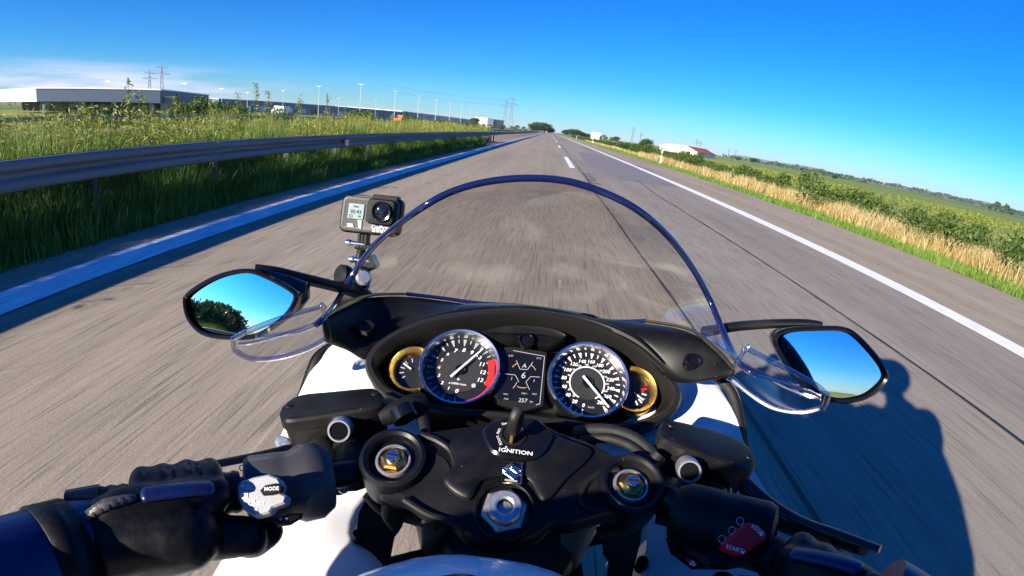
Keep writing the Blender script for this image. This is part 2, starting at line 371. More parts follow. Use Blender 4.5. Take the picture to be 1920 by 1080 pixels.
# ================================================================== SETTING
def structure(o): o['kind'] = 'structure'; return o
def stuff(o): o['kind'] = 'stuff'; return o
def strip(name, x0, x1, y0, y1, z, m, nx=1, ny=1, thick=0.0):
    g = G(); g.grid([[V((x0+(x1-x0)*i/nx, y0+(y1-y0)*j/ny, z)) for i in range(nx+1)] for j in range(ny+1)])
    if thick: g.ring_loft([[V((x, y, z)) for x, y in ((x0, y0), (x1, y0), (x1, y1), (x0, y1))], [V((x, y, z-thick)) for x, y in ((x0, y0), (x1, y0), (x1, y1), (x0, y1))]])
    return structure(build(g, name, m, angle=0))
def groundmat():
    m = bpy.data.materials.new('ground'); m.use_nodes = True; t = m.node_tree; b = t.nodes['Principled BSDF']; b.inputs['Roughness'].default_value = .95; b.inputs['Specular IOR Level'].default_value = .1
    tcn = t.nodes.new('ShaderNodeTexCoord')
    n1 = t.nodes.new('ShaderNodeTexNoise'); n1.inputs['Scale'].default_value = 2.2; n1.inputs['Detail'].default_value = 9; t.links.new(tcn.outputs['Object'], n1.inputs['Vector'])
    mpn = t.nodes.new('ShaderNodeMapping'); mpn.inputs['Scale'].default_value = (.006, .0022, .006); mpn.inputs['Rotation'].default_value = (0, 0, .55); t.links.new(tcn.outputs['Object'], mpn.inputs[0])
    vo = t.nodes.new('ShaderNodeTexVoronoi'); vo.inputs['Scale'].default_value = 1.0; t.links.new(mpn.outputs[0], vo.inputs['Vector'])
    sp = t.nodes.new('ShaderNodeSeparateColor'); t.links.new(vo.outputs['Color'], sp.inputs[0])
    r = t.nodes.new('ShaderNodeValToRGB'); e = r.color_ramp.elements; e[0].color = (.16, .23, .05, 1); e[1].color = (.50, .46, .20, 1)
    for p, c in ((.35, (.24, .31, .07)), (.6, (.33, .36, .09)), (.8, (.20, .27, .06))): q = e.new(p); q.color = (*c, 1)
    r.color_ramp.interpolation = 'CONSTANT'; t.links.new(sp.outputs[0], r.inputs[0])
    mm = t.nodes.new('ShaderNodeMixRGB'); mm.blend_type = 'MULTIPLY'; mm.inputs[0].default_value = .7
    rr = ramp(n1.outputs[0], [(.3, .45), (.7, 1.0)], t); t.links.new(r.outputs[0], mm.inputs[1]); t.links.new(rr, mm.inputs[2]); t.links.new(mm.outputs[0], b.inputs['Base Color'])
    return m
def roadmat(name, c_left, c_right, c_sh, split=1.24, split2=4.6):
    """worn paving: warm concrete-grey lane, cooler lane, paler hard shoulder; aggregate and tyre-polished streaks along the lane"""
    m = bpy.data.materials.new(name); m.use_nodes = True; t = m.node_tree; b = t.nodes['Principled BSDF']
    b.inputs['Roughness'].default_value = .85; b.inputs['Specular IOR Level'].default_value = .25
    tcn = t.nodes.new('ShaderNodeTexCoord'); sx = t.nodes.new('ShaderNodeSeparateXYZ'); t.links.new(tcn.outputs['Object'], sx.inputs[0])
    def noise(sc, scale, detail, rough=.6):
        mpn = t.nodes.new('ShaderNodeMapping'); mpn.inputs['Scale'].default_value = sc; t.links.new(tcn.outputs['Object'], mpn.inputs[0])
        n = t.nodes.new('ShaderNodeTexNoise'); n.inputs['Scale'].default_value = scale; n.inputs['Detail'].default_value = detail; n.inputs['Roughness'].default_value = rough
        t.links.new(mpn.outputs[0], n.inputs['Vector']); return n.outputs[0]
    def math_(op, a, bb):
        q = t.nodes.new('ShaderNodeMath'); q.operation = op
        for i, s in enumerate((a, bb)):
            if isinstance(s, (int, float)): q.inputs[i].default_value = s
            else: t.links.new(s, q.inputs[i])
        return q.outputs[0]
    def mix(f, a, bb, mode='MIX'):
        q = t.nodes.new('ShaderNodeMixRGB'); q.blend_type = mode
        for i, s in enumerate((f, a, bb)):
            if isinstance(s, tuple): q.inputs[i].default_value = (*s, 1)
            elif isinstance(s, (int, float)): q.inputs[i].default_value = s
            else: t.links.new(s, q.inputs[i])
        return q.outputs[0]
    g1 = math_('GREATER_THAN', sx.outputs[0], split); g2 = math_('GREATER_THAN', sx.outputs[0], split2)
    col = mix(g2, mix(g1, c_left, c_right), c_sh)
    big = ramp(noise((.6, .07, 1), 1.0, 6), [(.3, .80), (.5, 1.0), (.7, 1.10)], t)
    grain = ramp(noise((26, 1.8, 1), 1.0, 8, .7), [(.30, .74), (.5, 1.0), (.72, 1.14)], t)
    fleck = ramp(noise((70, 1.6, 1), 1.0, 2, .5), [(.34, .60), (.42, 1.0), (.62, 1.0), (.72, 1.28)], t)
    dots = ramp(noise((140, 90, 1), 1.0, 2, .5), [(.3, .85), (.7, 1.12)], t)
    tracks = ramp(noise((1.9, .012, 1), 1.0, 3), [(.32, .84), (.5, 1.0), (.68, 1.06)], t)
    for f in (big, grain, fleck, dots, tracks): col = mix(1.0, col, f, 'MULTIPLY')
    t.links.new(col, b.inputs['Base Color'])
    bn = t.nodes.new('ShaderNodeBump'); bn.inputs['Strength'].default_value = .35; bn.inputs['Distance'].default_value = .004
    t.links.new(noise((90, 40, 1), 1.0, 4, .6), bn.inputs['Height']); t.links.new(bn.outputs[0], b.inputs['Normal'])
    return m
M['ground'] = groundmat()
M['road'] = roadmat('road', (.335, .278, .20), (.295, .255, .20), (.365, .295, .205))
M['road_far'] = roadmat('road_far', (.20, .19, .18), (.20, .19, .18), (.20, .19, .18))
M['road_patch'] = mat('road_patch', (.20, .18, .165), .8, var=.2, scale=8, detail=8, stretch=(4, .5, 1), bump=.2)
M['sand'] = mat('sand', (.33, .26, .17), .95, var=.25, scale=3, detail=10, bump=.5)
M['lattice_pale'] = mat('lattice_pale', (.50, .51, .52), .5, var=.05)
M['hill'] = mat('hill', (.05, .085, .03), .95, var=.3, scale=.01)

XP = [(-7000, -6), (-600, -3.2), (-70, -2.4), (-28, -.9), (-25, -.32), (-9.6, -.28), (-8.6, -.10), (-4.6, -.06), (-3.8, -.035), (7.4, -.035), (8.6, -.06), (10.2, -.15), (12.5, -.6), (16, -.95), (70, -1.05), (600, -1.3), (7000, -6)]
g = G(); g.grid([[V((x, y, z)) for x, z in XP] for y in (-3000, -60, -20, 0, 15, 30, 60, 120, 300, 800, 2600, 8000)])
structure(build(g, 'ground', 'ground', angle=0))
strip('road', -3.86, 7.40, -120, 2600, 0.0, 'road', 1, 1, .06)
strip('opposite_road', -24.5, -12.0, -120, 2400, -.24, 'road_far')
strip('gravel_median', -9.4, -3.9, 30.5, 420, -.02, 'sand', 1, 8)
# painted markings, sealed joints and the repair patch, each 4 mm above the sheet below
strip('edge_line', -3.43, -3.06, -60, 2600, .008, 'paint_line_worn')
strip('edge_line', 4.50, 4.83, -60, 2600, .008, 'paint_line')
for k, (a, b) in enumerate([(18.9, 27.4), (43.2, 50.2), (67.5, 74.5)]+[(91+24*i, 98.5+24*i) for i in range(14)]):
    strip('lane_dash', .89, 1.10, a, b, .008, 'paint_line')
strip('opposite_edge_line', -12.6, -12.35, -60, 2000, -.232, 'paint_line')
def crack(name, pts, w, z=.010):
    q = cr([V((x, y, z)) for x, y in pts], len(pts)*6); g = G(); rows = []
    for i, p in enumerate(q):
        d = (q[min(i+1, len(q)-1)]-q[max(i-1, 0)]).normalized(); s = V((d.y, -d.x, 0))*w*.5*random.uniform(.65, 1.2); rows.append([p-s, p+s])
    g.grid(rows); return structure(build(g, name, 'tar', angle=0))
crack('road_joint', [(1.18, -3)]+[(1.19+random.uniform(-.012, .012), y) for y in (0, 2, 4, 6, 8, 10, 12)]+[(1.22, 14), (1.24, 16), (1.23, 18), (1.27, 21), (1.25, 26), (1.26, 32), (1.25, 60)], .022)
crack('road_seam', [(2.86, -3)]+[(2.90+random.uniform(-.015, .015), y) for y in (0, 2, 4, 6, 7, 9, 11, 13)]+[(3.0, 15), (3.1, 17)], .034)
for i in range(7):
    y = 13.6+i*.55; crack('tar_mark', [(1.22, y), (1.32, y+.12), (1.42+.12*random.random(), y+.05)], .09, .012)
crack('tar_mark', [(4.3, 27), (4.5, 26.4), (4.75, 26.1)], .1, .012)
g = G(); g.poly([V((*PZ(u, v, .004).xy, .004)) for u, v in ((1084, 285), (1112, 287), (1160, 300), (1215, 316), (1285, 352), (1240, 347), (1165, 337), (1130, 322), (1098, 303))])
structure(build(g, 'road_patch', 'road_patch', angle=0))
# distant ridge beyond the fields
g = G(); rows = []
for j, (r, hh) in enumerate(((5200, -8), (5600, .8), (6000, 1.0), (6600, -8))):
    row = []
    for i in range(60):
        az = math.radians(20+i*1.1); h = 34+15*math.sin(i*.33)+8*math.sin(i*.9+1)
        row.append(V((r*math.sin(az), r*math.cos(az), -10+h*(hh if hh > 0 else 0)+hh*(hh < 0))))
    rows.append(row)
g.grid(rows); structure(build(g, 'hills', 'hill', angle=180))

# ------------------------------------------------------------------ grass and weeds (ground cover)
def rnd_strip(n, x0, x1, y0, y1, pw=1.7):
    """more blades near the eye: y density falls with distance"""
    y = y0+(y1-y0)*RNG.random(n)**pw; x = RNG.uniform(x0, x1, n); return x, y
def gz(x): return np.interp(x, [p[0] for p in XP], [p[1] for p in XP])
def patch(n, x0, x1, y0, y1, h, w, spread=.12, pw=1.7, clump=0.0, cs=1.3):
    x, y = rnd_strip(n, x0, x1, y0, y1, pw)
    dens = .5+.5*np.sin(x*2.1*cs+np.sin(y*.9*cs)*1.7)*np.sin(y*1.13*cs+np.cos(x*1.7)*2.1)
    if clump: k = RNG.random(n) < (1-clump)+clump*dens; x, y, dens = x[k], y[k], dens[k]
    N = len(x); d = np.hypot(x, y); hh = RNG.uniform(h[0], h[1], N)*(.65+.6*dens); ww = np.maximum(RNG.uniform(w[0], w[1], N), d*.0011)
    return blades(np.stack([x, y, gz(x)-.02], 1), hh, ww, RNG.normal(0, spread, (N, 2))*hh[:, None]*1.6, np.clip(RNG.normal(.25+.4*dens, .22, N), 0, 1))
def stuffmesh(name, parts, m): v, f, s, r = merge(parts); return stuff(npmesh(name, v, f, s, m, r))
stuffmesh('verge_grass', [patch(46000, 7.38, 9.0, 1.5, 70, (.07, .20), (.006, .014), clump=.4), patch(9000, 7.4, 9.4, 60, 320, (.15, .28), (.05, .09), pw=1.2)], 'grass_green')
stuffmesh('dry_grass', [patch(40000, 8.55, 10.0, 2.0, 48, (.22, .62), (.006, .013), .14, clump=.95, cs=1.1), patch(12000, 9.8, 12.0, 2.0, 48, (.3, .75), (.007, .014), .14, clump=.9, cs=.8), patch(7000, 9.0, 9.9, 40, 130, (.3, .5), (.04, .07), pw=1.2, clump=.9)], 'grass_dry')
hx, hy = rnd_strip(8000, 8.75, 9.7, 2.6, 40); k = RNG.random(8000) < .35+.65*(np.sin(hy*.8)*np.sin(hx*2+hy*.37) > -.1); hx, hy = hx[k], hy[k]
hz = gz(hx)+RNG.uniform(.24, .48, len(hx))
stuffmesh('dry_seed_heads', [leaves(np.stack([hx, hy, hz], 1), RNG.uniform(.018, .035, len(hx)), RNG.uniform(.3, .9, len(hx)), .22)], 'grass_dry')
stuffmesh('shaded_grass', [patch(34000, -4.75, -3.80, -.5, 31, (.10, .34), (.006, .014), clump=.5), patch(24000, -4.40, -4.10, -.5, 31, (.40, .66), (.008, .016), clump=.2), patch(20000, -4.9, -4.4, -2, 31, (.5, .8), (.010, .018), clump=.1), patch(20000, -5.4, -4.6, -6, 15, (.75, 1.0), (.012, .020), clump=.1)], 'grass_shade')  # tall strips behind the rail added to keep sun off the edge line
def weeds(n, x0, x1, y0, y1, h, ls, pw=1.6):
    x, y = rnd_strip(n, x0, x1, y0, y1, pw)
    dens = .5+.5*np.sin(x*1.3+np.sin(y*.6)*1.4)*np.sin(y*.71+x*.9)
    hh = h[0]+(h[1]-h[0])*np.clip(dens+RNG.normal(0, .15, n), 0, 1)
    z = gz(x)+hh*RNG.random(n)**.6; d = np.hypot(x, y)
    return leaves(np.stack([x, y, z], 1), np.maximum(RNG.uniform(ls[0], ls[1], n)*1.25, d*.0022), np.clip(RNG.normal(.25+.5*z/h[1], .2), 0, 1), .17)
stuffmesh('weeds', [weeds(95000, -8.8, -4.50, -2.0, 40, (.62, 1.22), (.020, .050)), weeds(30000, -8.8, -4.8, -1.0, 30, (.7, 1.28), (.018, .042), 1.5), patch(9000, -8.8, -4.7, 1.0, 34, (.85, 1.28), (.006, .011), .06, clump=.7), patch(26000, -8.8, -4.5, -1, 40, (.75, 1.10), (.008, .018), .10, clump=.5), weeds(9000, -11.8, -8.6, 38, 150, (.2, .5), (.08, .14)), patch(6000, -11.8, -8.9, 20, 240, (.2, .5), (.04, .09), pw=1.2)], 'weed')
stuffmesh('meadow_grass', [patch(14000, -60, -25, 8, 160, (.4, 1.0), (.05, .11), pw=1.3, clump=.6, cs=.25)], 'weed')
# crop rows on the field to the right
pts = []; dr = np.array([math.sin(math.radians(36)), math.cos(math.radians(36))]); pr = np.array([dr[1], -dr[0]])
for k in range(-40, 60):
    n = 1900; tt = RNG.uniform(-30, 170, n); q = dr*tt[:, None]+pr*(k*1.9)+RNG.normal(0, .16, (n, 2)); q = q[(q[:, 0] > 15.5) & (q[:, 1] > -6) & (np.hypot(q[:, 0], q[:, 1]) < 150)]
    if len(q): pts.append(np.concatenate([q, gz(q[:, 0])[:, None]+RNG.uniform(.02, .34, (len(q), 1))], 1))
c = np.concatenate(pts); stuffmesh('crop_rows', [leaves(c, np.maximum(.06, np.hypot(c[:, 0], c[:, 1])*.0017), RNG.random(len(c)), .5)], 'crop')
# far woods that read as one band
pts = []
for a0, a1, D, h, n in ((19, 30, 900, 5, 260), (24, 52, 1500, 10, 900), (29, 34, 700, 5, 150), (36, 52, 2300, 16, 700), (44.6, 47.0, 800, 10, 260), (1.5, 7, 1100, 9, 240), (-4.5, -1, 900, 6, 130), (-60, -42, 900, 7, 300), (-12, -5, 1000, 5, 260)):
    az = np.radians(RNG.uniform(a0, a1, n)); dd = D*RNG.uniform(.93, 1.07, n); prof = .55+.45*np.abs(np.sin(az*190+D))*np.abs(np.sin(az*77))
    pts.append((np.stack([dd*np.sin(az), dd*np.cos(az), -2+(h+2)*prof*RNG.random(n)**.7], 1), np.full(n, D*.0030)))
stuffmesh('far_woods', [leaves(np.concatenate([p[0] for p in pts]), np.concatenate([p[1] for p in pts])*RNG.uniform(.6, 1.1, sum(len(p[0]) for p in pts)), RNG.random(sum(len(p[0]) for p in pts)), .8)], 'leaf_tree')

# ------------------------------------------------------------------ shrubs, weeds one can count, trees
def crownpts(n, r, lobes, flat=1.0):
    """points through a lumpy crown: several overlapping lobes, denser towards their skins"""
    L = [(RNG.normal(0, .42, 3)*np.array(r)*np.array([1, 1, .8]), RNG.uniform(.42, .7)) for _ in range(lobes)]
    out = []
    for c, s in L:
        d = RNG.normal(size=(n//lobes, 3)); d /= np.linalg.norm(d, axis=1, keepdims=True)
        out.append(c+d*np.array(r)*s*(RNG.random((n//lobes, 1))**.28)*(1+.18*np.sin(d[:, :1]*9+d[:, 1:2]*7)))
    return np.concatenate(out)
def shrubmesh(n, r, ls, m):
    p = crownpts(n, r, 7); p[:, 2] += r[2]*.85; p = p[p[:, 2] > 0]
    v, f, s, rr = leaves(p, RNG.uniform(*ls, len(p)), np.clip(RNG.normal(.5, .25, len(p)), 0, 1), .5); return v, f, s, rr
SH = []
for i in range(4):
    o = npmesh('shrub', *[a for a in (lambda q: (q[0], q[1], q[2]))(shrubmesh(2400, (.75, .85, .60), (.03, .075), 'leaf_hedge'))], 'leaf_hedge'); 
    a = o.data.attributes.new('rnd', 'FLOAT', 'POINT'); a.data.foreach_set('value', np.repeat(np.clip(RNG.normal(.5, .25, len(o.data.vertices)//4), 0, 1), 4).astype(np.float32))
    SH.append(o)
used = set()
def shrub(x, y, s, label, group, zs=1.0, z=None, m=None):
    src = SH[random.randrange(4)]
    if src.name not in used: o = src; used.add(src.name)
    else: o = src.copy(); SC.collection.objects.link(o)
    o.location = (x, y, gz(x)-.05 if z is None else z); o.scale = (s, s*random.uniform(.9, 1.15), s*zs); o.rotation_euler.z = random.uniform(0, 6.28)
    tag(o, label, 'shrub', group); return o
y = 1.6
while y < 46:
    for xx in (10.25, 11.2):
        lump = .5+.5*math.sin(y*.55+xx*1.3)*math.sin(y*.21+1.0)
        if lump < .03: continue
        shrub(xx+random.uniform(-.35, .35), y+random.uniform(-.5, .5), (.64+.48*lump)*random.uniform(.8, 1.2), 'leafy green shrub in the unclipped hedge behind the dry golden grass', 'shrubs of the verge hedge', random.uniform(.85, 1.15))
    y += random.uniform(.8, 2.1)+.008*y
while y < 230:
    shrub(10.9+random.uniform(-.5, .8), y, random.uniform(1.15, 1.6), 'rounded green shrub far along the verge hedge towards the white marker posts', 'shrubs far along the verge', .85); y += 2.2+.035*y
for x, y, s in ((-27, 24, 1.3), (-28, 27, 1.6), (-27.5, 31, 1.5), (-29, 35, 1.7), (-28, 40, 1.6), (-30, 45, 1.8), (-28, 50, 1.4), (-29.5, 20, 1.5), (-27, 16, 1.3), (-31, 55, 1.9)):
    shrub(x, y, s, 'dark shrub in the hedge standing in front of the open-sided hall', 'hedge before the hall', 1.0)
for az, D, s in ((-38.4, 60, 2.2), (-37.4, 62, 2.5), (-36.5, 66, 2.7), (-35.6, 60, 2.4), (-34.6, 70, 2.5), (-33.4, 72, 2.0)):
    p = AE(az, 0, D); shrub(p.x, p.y, s, 'bushy shrub in the clump at the end of the hedge by the long hall', 'shrub clump by the hall', 1.1)
for az, D, s in ((-21.4, 110, 2.6), (-20.6, 112, 3.2), (-19.8, 108, 2.6), (-16.2, 130, 2.2), (-15.4, 135, 2.6), (-14.4, 140, 2.2), (-13.4, 150, 2.2), (-12.4, 160, 2.4), (-11.4, 170, 2.2), (-10.4, 185, 2.4), (-9.4, 200, 2.6), (-8.6, 215, 3.2), (-7.6, 230, 2.6), (-6.6, 250, 2.4), (-5.4, 270, 2.6)):
    p = AE(az, 0, D); shrub(p.x, p.y, s, 'dark green shrub of the row in front of the long low hall', 'shrubs before the long hall', .95)
for o in SH:
    if o.name not in used: bpy.data.objects.remove(o)
def treemesh(h, r, n, ls, m, lobes=9, trunk=.3, conif=False):
    g = G(); rt = h*.028; g.tube([V((0, 0, -.3)), V((.02*h, 0, h*.25)), V((-.01*h, .02*h, h*.55)), V((0, 0, h*.85))], [rt*1.3, rt, rt*.7, rt*.2], 8, smooth=8)
    for i in range(9):
        a = random.uniform(0, 6.28); z0 = h*random.uniform(.25, .65); L = r*random.uniform(.5, .85)
        g.tube([V((0, 0, z0)), V((math.cos(a)*L*.5, math.sin(a)*L*.5, z0+L*.35)), V((math.cos(a)*L, math.sin(a)*L, z0+L*.6))], [rt*.5, rt*.35, rt*.12], 6, smooth=5)
    if conif:
        t = RNG.random(n); zz = h*(.12+.88*t); aa = RNG.uniform(0, 6.28, n); tier = .55+.45*np.abs(np.sin(zz*5)); rr = r*(1-t)*tier*RNG.random(n)**.4
        p = np.stack([rr*np.cos(aa), rr*np.sin(aa), zz-rr*.25], 1)
    else:
        p = crownpts(n, (r, r, (h*(1-trunk))*.5), lobes); p[:, 2] += h*(1+trunk)*.5
    v, f, s, rr = leaves(p, RNG.uniform(*ls, len(p)), np.clip(RNG.normal(.5, .25, len(p)), 0, 1), .6)
    return g, (v, f, s, rr)
TP = {}
def tree(kind, loc, s, label, group=None, zs=1.0):
    spec = {'tree': (7, 2.9, 2600, (.16, .32), 'leaf_tree'), 'broad_tree': (8, 4.3, 3200, (.2, .4), 'leaf_dark'), 'conifer_tree': (6, 2.0, 2200, (.12, .26), 'leaf_dark')}[kind]
    if kind not in TP:
        g, L = treemesh(*spec, conif=kind == 'conifer_tree'); r = empty(kind, (0, 0, 0), label, 'tree', group)
        build(g, 'trunk', 'bark', r, local=True); c = npmesh('crown', L[0], L[1], L[2], spec[4], L[3], r); c.matrix_parent_inverse = Matrix(); TP[kind] = r
    else: r = copy_tree(TP[kind]); tag(r, label, 'tree', group)
    if group is None and 'group' in r: del r['group']
    r.location = loc; r.scale = (s, s, s*zs); r.rotation_euler.z = random.uniform(0, 6.28); return r
def tree_at(kind, az, eltop, D, label, group=None, wide=1.0, z0=-1.0):
    top = AE(az, eltop, D).z; h = {'tree': 7, 'broad_tree': 8, 'conifer_tree': 6}[kind]; p = AE(az, 0, D); s = (top-z0)/h*.92; return tree(kind, (p.x, p.y, z0), s*wide, label, group, 1/wide)
for k, (az, el, D) in enumerate(((-1.75, .95, 330), (-1.2, 1.20, 340), (-.65, 1.15, 335), (-.15, .72, 350))):
    tree_at('broad_tree', az, el, D, ('leftmost', 'second from the left, tallest', 'third from the left', 'rightmost and lowest')[k]+' dark tree of the clump where the road vanishes', 'clump at the road end', 1.35)
for k, (az, el, D) in enumerate(((1.9, .62, 460), (2.7, .82, 470), (3.4, .62, 480), (4.2, .42, 490))):
    tree_at('broad_tree', az, el, D, ('leftmost', 'tallest', 'third from the left', 'rightmost')[k]+' of the hazy trees beyond the marker posts near the vanishing road', 'hazy trees by the road end', 1.5)
tree_at('broad_tree', 10.75, .98, 105, 'lone dark bushy tree standing above the verge hedge near the long white roof', None, .85, -.9)
tree_at('broad_tree', 7.4, .55, 420, 'small far tree standing between the hedge and the tall pylons', None, 1.2)
tree_at('broad_tree', 22.2, .42, 330, 'small dark tree alone on the edge of the field', None, 1.3)
tree_at('broad_tree', 30.6, .1, 260, 'low tree on the field edge above the green crop', None, 1.4)
tree_at('broad_tree', 20.6, .15, 420, 'small round tree past the red-roofed barn', None, 1.4)
tree_at('conifer_tree', -39.4, 1.15, 70, 'dark conifer with drooping boughs beside the open-sided hall')
tree_at('conifer_tree', -16.0, .75, 140, 'small pointed tree standing in front of the long low hall')
tree_at('broad_tree', -8.4, .85, 330, 'rounded tree in front of the far end of the long hall', None, 1.2)
for k, (x, y, s) in enumerate(((-15.5, -22, .60), (-22.0, -25, .70), (-18.5, -25, .78), (-20, -31, .9))):
    tree('broad_tree', (x, y, -2.2*s-.4), s, 'leafy tree standing behind the motorcycle, showing in its mirror on the guardrail side', 'trees behind, seen in the mirror')
# tall single weeds that reach above the others
def tallweed(h):
    g = G(); lean = V((random.uniform(-.06, .06), random.uniform(-.1, .02), 1)); top = lean*h
    g.tube([V((0, 0, 0)), lean*h*.5+V((.01, 0, 0)), top], [.006, .005, .002], 5, smooth=5)
    n = int(150*h); t = RNG.random(n)**.75; p = np.outer(t*h, np.array(lean)); p[:, :2] += RNG.normal(0, 1, (n, 2))*(.10*(1-t)+.025)[:, None]
    q = leaves(p, RNG.uniform(.03, .07, n)*(1.15-.6*t), np.clip(RNG.normal(.55, .2, n), 0, 1), .3)
    return g, q
for k, (u, vt, x) in enumerate(((235, 148, -5.3), (272, 170, -5.6), (165, 192, -5.2), (335, 178, -6.2), (405, 185, -6.4), (452, 172, -6.0), (490, 156, -6.3), (508, 172, -6.5), (565, 178, -6.6), (620, 176, -6.8), (92, 205, -5.2), (700, 205, -7.2), (735, 212, -7.4), (650, 200, -7.0))):
    p = PX(u, vt, x); z0 = float(gz(x)); h = p.z-z0; g, q = tallweed(h)
    r = empty('tall_weed', (p.x, p.y, z0), '%s tall thin weed from the left among those rising above the growth behind the guardrail' % ('first second third fourth fifth sixth seventh eighth ninth tenth eleventh twelfth thirteenth fourteenth'.split()[sorted((92, 165, 235, 272, 335, 405, 452, 490, 508, 565, 620, 650, 700, 735)).index(u)]), 'weed', 'tall weeds along the guardrail')
    build(g, 'stem', 'weed', r, local=True); c = npmesh('leaves', q[0], q[1], q[2], 'weed', q[3], r); c.matrix_parent_inverse = Matrix()

# ------------------------------------------------------------------ guardrails
def beam(g, x, y0, y1, side=1, z0=0.0, step=4.0):
    prof = [(-.035, .765), (.0, .765), (.03, .752), (.045, .735), (.045, .695), (.03, .675), (-.02, .655), (-.025, .635), (-.02, .615), (.03, .595), (.045, .575), (.045, .535), (.03, .515), (0, .502), (-.035, .502)]
    ring = prof+[(a-.006, b) for a, b in reversed(prof)]
    for yy in np.arange(y0+2, min(y1, 70), 4.0):   # lapped joints
        g.ring_loft([[V((x+side*(a+.006*(1 if i < len(prof) else -1)), yy+e, z0+b)) for i, (a, b) in enumerate(ring)] for e in (-.16, .16)], True, True)
        for bz in (.70, .57):
            for e in (-.1, 0, .1): g.box((x+side*.049, yy+e, z0+bz), (.016, .022, .022))
    ys = np.arange(y0, y1+.1, step)
    g.ring_loft([[V((x+side*a, yy, z0+b)) for a, b in ring] for yy in ys], True, True)
def rail(x, y0, y1, posts, label, side=1, z0=0.0, refl=True):
    r = empty('guardrail', (x, y0, z0), label, 'guardrail', 'guardrails of the motorway')
    g = G(); beam(g, x, y0, y1, side, z0); build(g, 'beam', 'galv', r, angle=50)
    for yy in posts:
        g = G(); xx = x-side*.16
        g.box((xx, yy, z0+.33), (.10, .055, .72)).box((xx+side*.055, yy, z0+.63), (.03, .05, .16)); build(g, 'post', 'post_steel', r, angle=0)
    if refl:
        g = G(); p = P(650, 267, 1).y; d = ray(650, 267); yy = d.y*(x+.05)/d.x
        g.box((x+.052, yy, z0+.60), (.008, .30, .13)); o = build(g, 'reflector', 'print_red', r, angle=0)
        g = G(); g.box((x+.058, yy, z0+.60), (.006, .10, .125)); build(g, 'reflector_stripe', 'print_white', o, angle=0)
    return r
rail(-4.2, -24, 380, [2+2.0*i for i in range(99)], 'grey steel guardrail running beside the fast lane, close to the motorcycle')
rail(-10.4, -20, 420, [30+4.0*i for i in range(60)], 'second dark guardrail beyond the weeds, along the opposite carriageway', -1, -.25, False)
rail(-25.6, 10, 420, [30+6.0*i for i in range(40)], 'far guardrail on the outer side of the opposite carriageway', 1, -.3, False)
# marker posts on the right verge
def marker(loc):
    r = empty('marker_post', loc, 'x', 'marker post', 'white marker posts on the verge')
    g = G(); s = [(-.06, -.05), (.06, -.05), (0, .06)]; rows = []
    for z, k in ((0, 1), (.9, .9), (1.02, .55)): rows.append([V((a*k, b*k, z)) for a, b in s])
    for q in rows: q.reverse()
    g.ring_loft(rows, True, True); build(g, 'post', 'post_white', r, angle=0, local=True)
    g = G(); g.box((0, -.055, .72), (.10, .012, .20)); b = build(g, 'black_band', 'black_plastic', r, angle=0, local=True)
    g = G(); g.box((0, -.064, .72), (.045, .006, .16)); build(g, 'reflector', 'reflector_amber', b, angle=0, local=True)
    return r
mk = marker((8.3, 37.3, -.05)); mk['label'] = 'white marker post nearest along the right verge, beside dry grass'; WORLD
for loc, lab in (((8.3, 98, -.05), 'second white marker post along the right verge, by the rounded shrubs'), ((8.35, 160, -.05), 'farthest white marker post, at the road bend end of the hedge')):
    c = copy_tree(mk); c.location = loc; c['label'] = lab
# ------------------------------------------------------------------ buildings
def hall(name, label, A, B, ztop, zbot, depth, wall, roof_edge=True):
    """long box from ground point A to B, depth away from the eye"""
    A = V((A.x, A.y, 0)); B = V((B.x, B.y, 0)); d = (B-A).normalized(); n = V((d.y, -d.x, 0))
    if n.dot(A) < 0: n = -n
    r = empty(name, (A.x, A.y, zbot), label, 'building'); L = (B-A).length; c = (A+B)/2+n*depth/2; ax = (d, n, V((0, 0, 1)))
    g = G(); g.box(c+V((0, 0, (ztop+zbot)/2)), (L, depth, ztop-zbot), ax); build(g, 'wall', wall, r, angle=0)
    if roof_edge:
        g = G(); g.box(c+V((0, 0, ztop+.18)), (L+.5, depth+.5, .36), ax); build(g, 'roof', 'clad_white', r, angle=0)
    return r, A, B, d, n
r, A, B, d, n = hall('open_hall', 'low flat-roofed hall with white gable face and dark blue side above an open ground floor', AE(-51.65, 0, 175), AE(-40.9, 0, 162), 4.55, 1.15, 60, 'clad_blue')
# white end face, recessed storey, columns
q = AE(-56.0, 0, 222); q = V((q.x, q.y, 0)); e = (q-A).normalized(); m = V((e.y, -e.x, 0)); m = m if m.dot(A) > 0 else -m; c = (A+q)/2+m*14+e*.1
g = G(); g.box(V((c.x, c.y, 2.75)), ((q-A).length-.3, 28, 3.3), (e, m, V((0, 0, 1)))); build(g, 'end_face', 'clad_white', r, angle=0)
g = G(); g.box(V((c.x, c.y, 4.57)), ((q-A).length, 28.6, .36), (e, m, V((0, 0, 1)))); build(g, 'roof', 'clad_white', r, angle=0)
g = G(); c2 = c+m*9; g.box(V((c2.x, c2.y, -.4)), ((q-A).length-4, 22, 3.0), (e, m, V((0, 0, 1)))); build(g, 'recessed_wall', 'dark_recess', r, angle=0)
c = (A+B)/2+n*34; g = G(); g.box(V((c.x, c.y, -.4)), ((B-A).length-8, 48, 3.0), (d, n, V((0, 0, 1)))); build(g, 'recessed_wall', 'dark_recess', r, angle=0)
c = (A+B)/2+n*9.8; g = G(); g.box(V((c.x, c.y, -.1)), ((B-A).length-9, .3, .9), (d, n, V((0, 0, 1)))); build(g, 'window_band', 'clad_grey', r, angle=0)
for i in range(4):
    c = A+d*(.8+i*(B-A).length/3.4)+n*2.5; g = G(); g.box(V((c.x, c.y, -.4)), (.9, .9, 3.1), (d, n, V((0, 0, 1)))); build(g, 'column', 'clad_grey', r, angle=0)
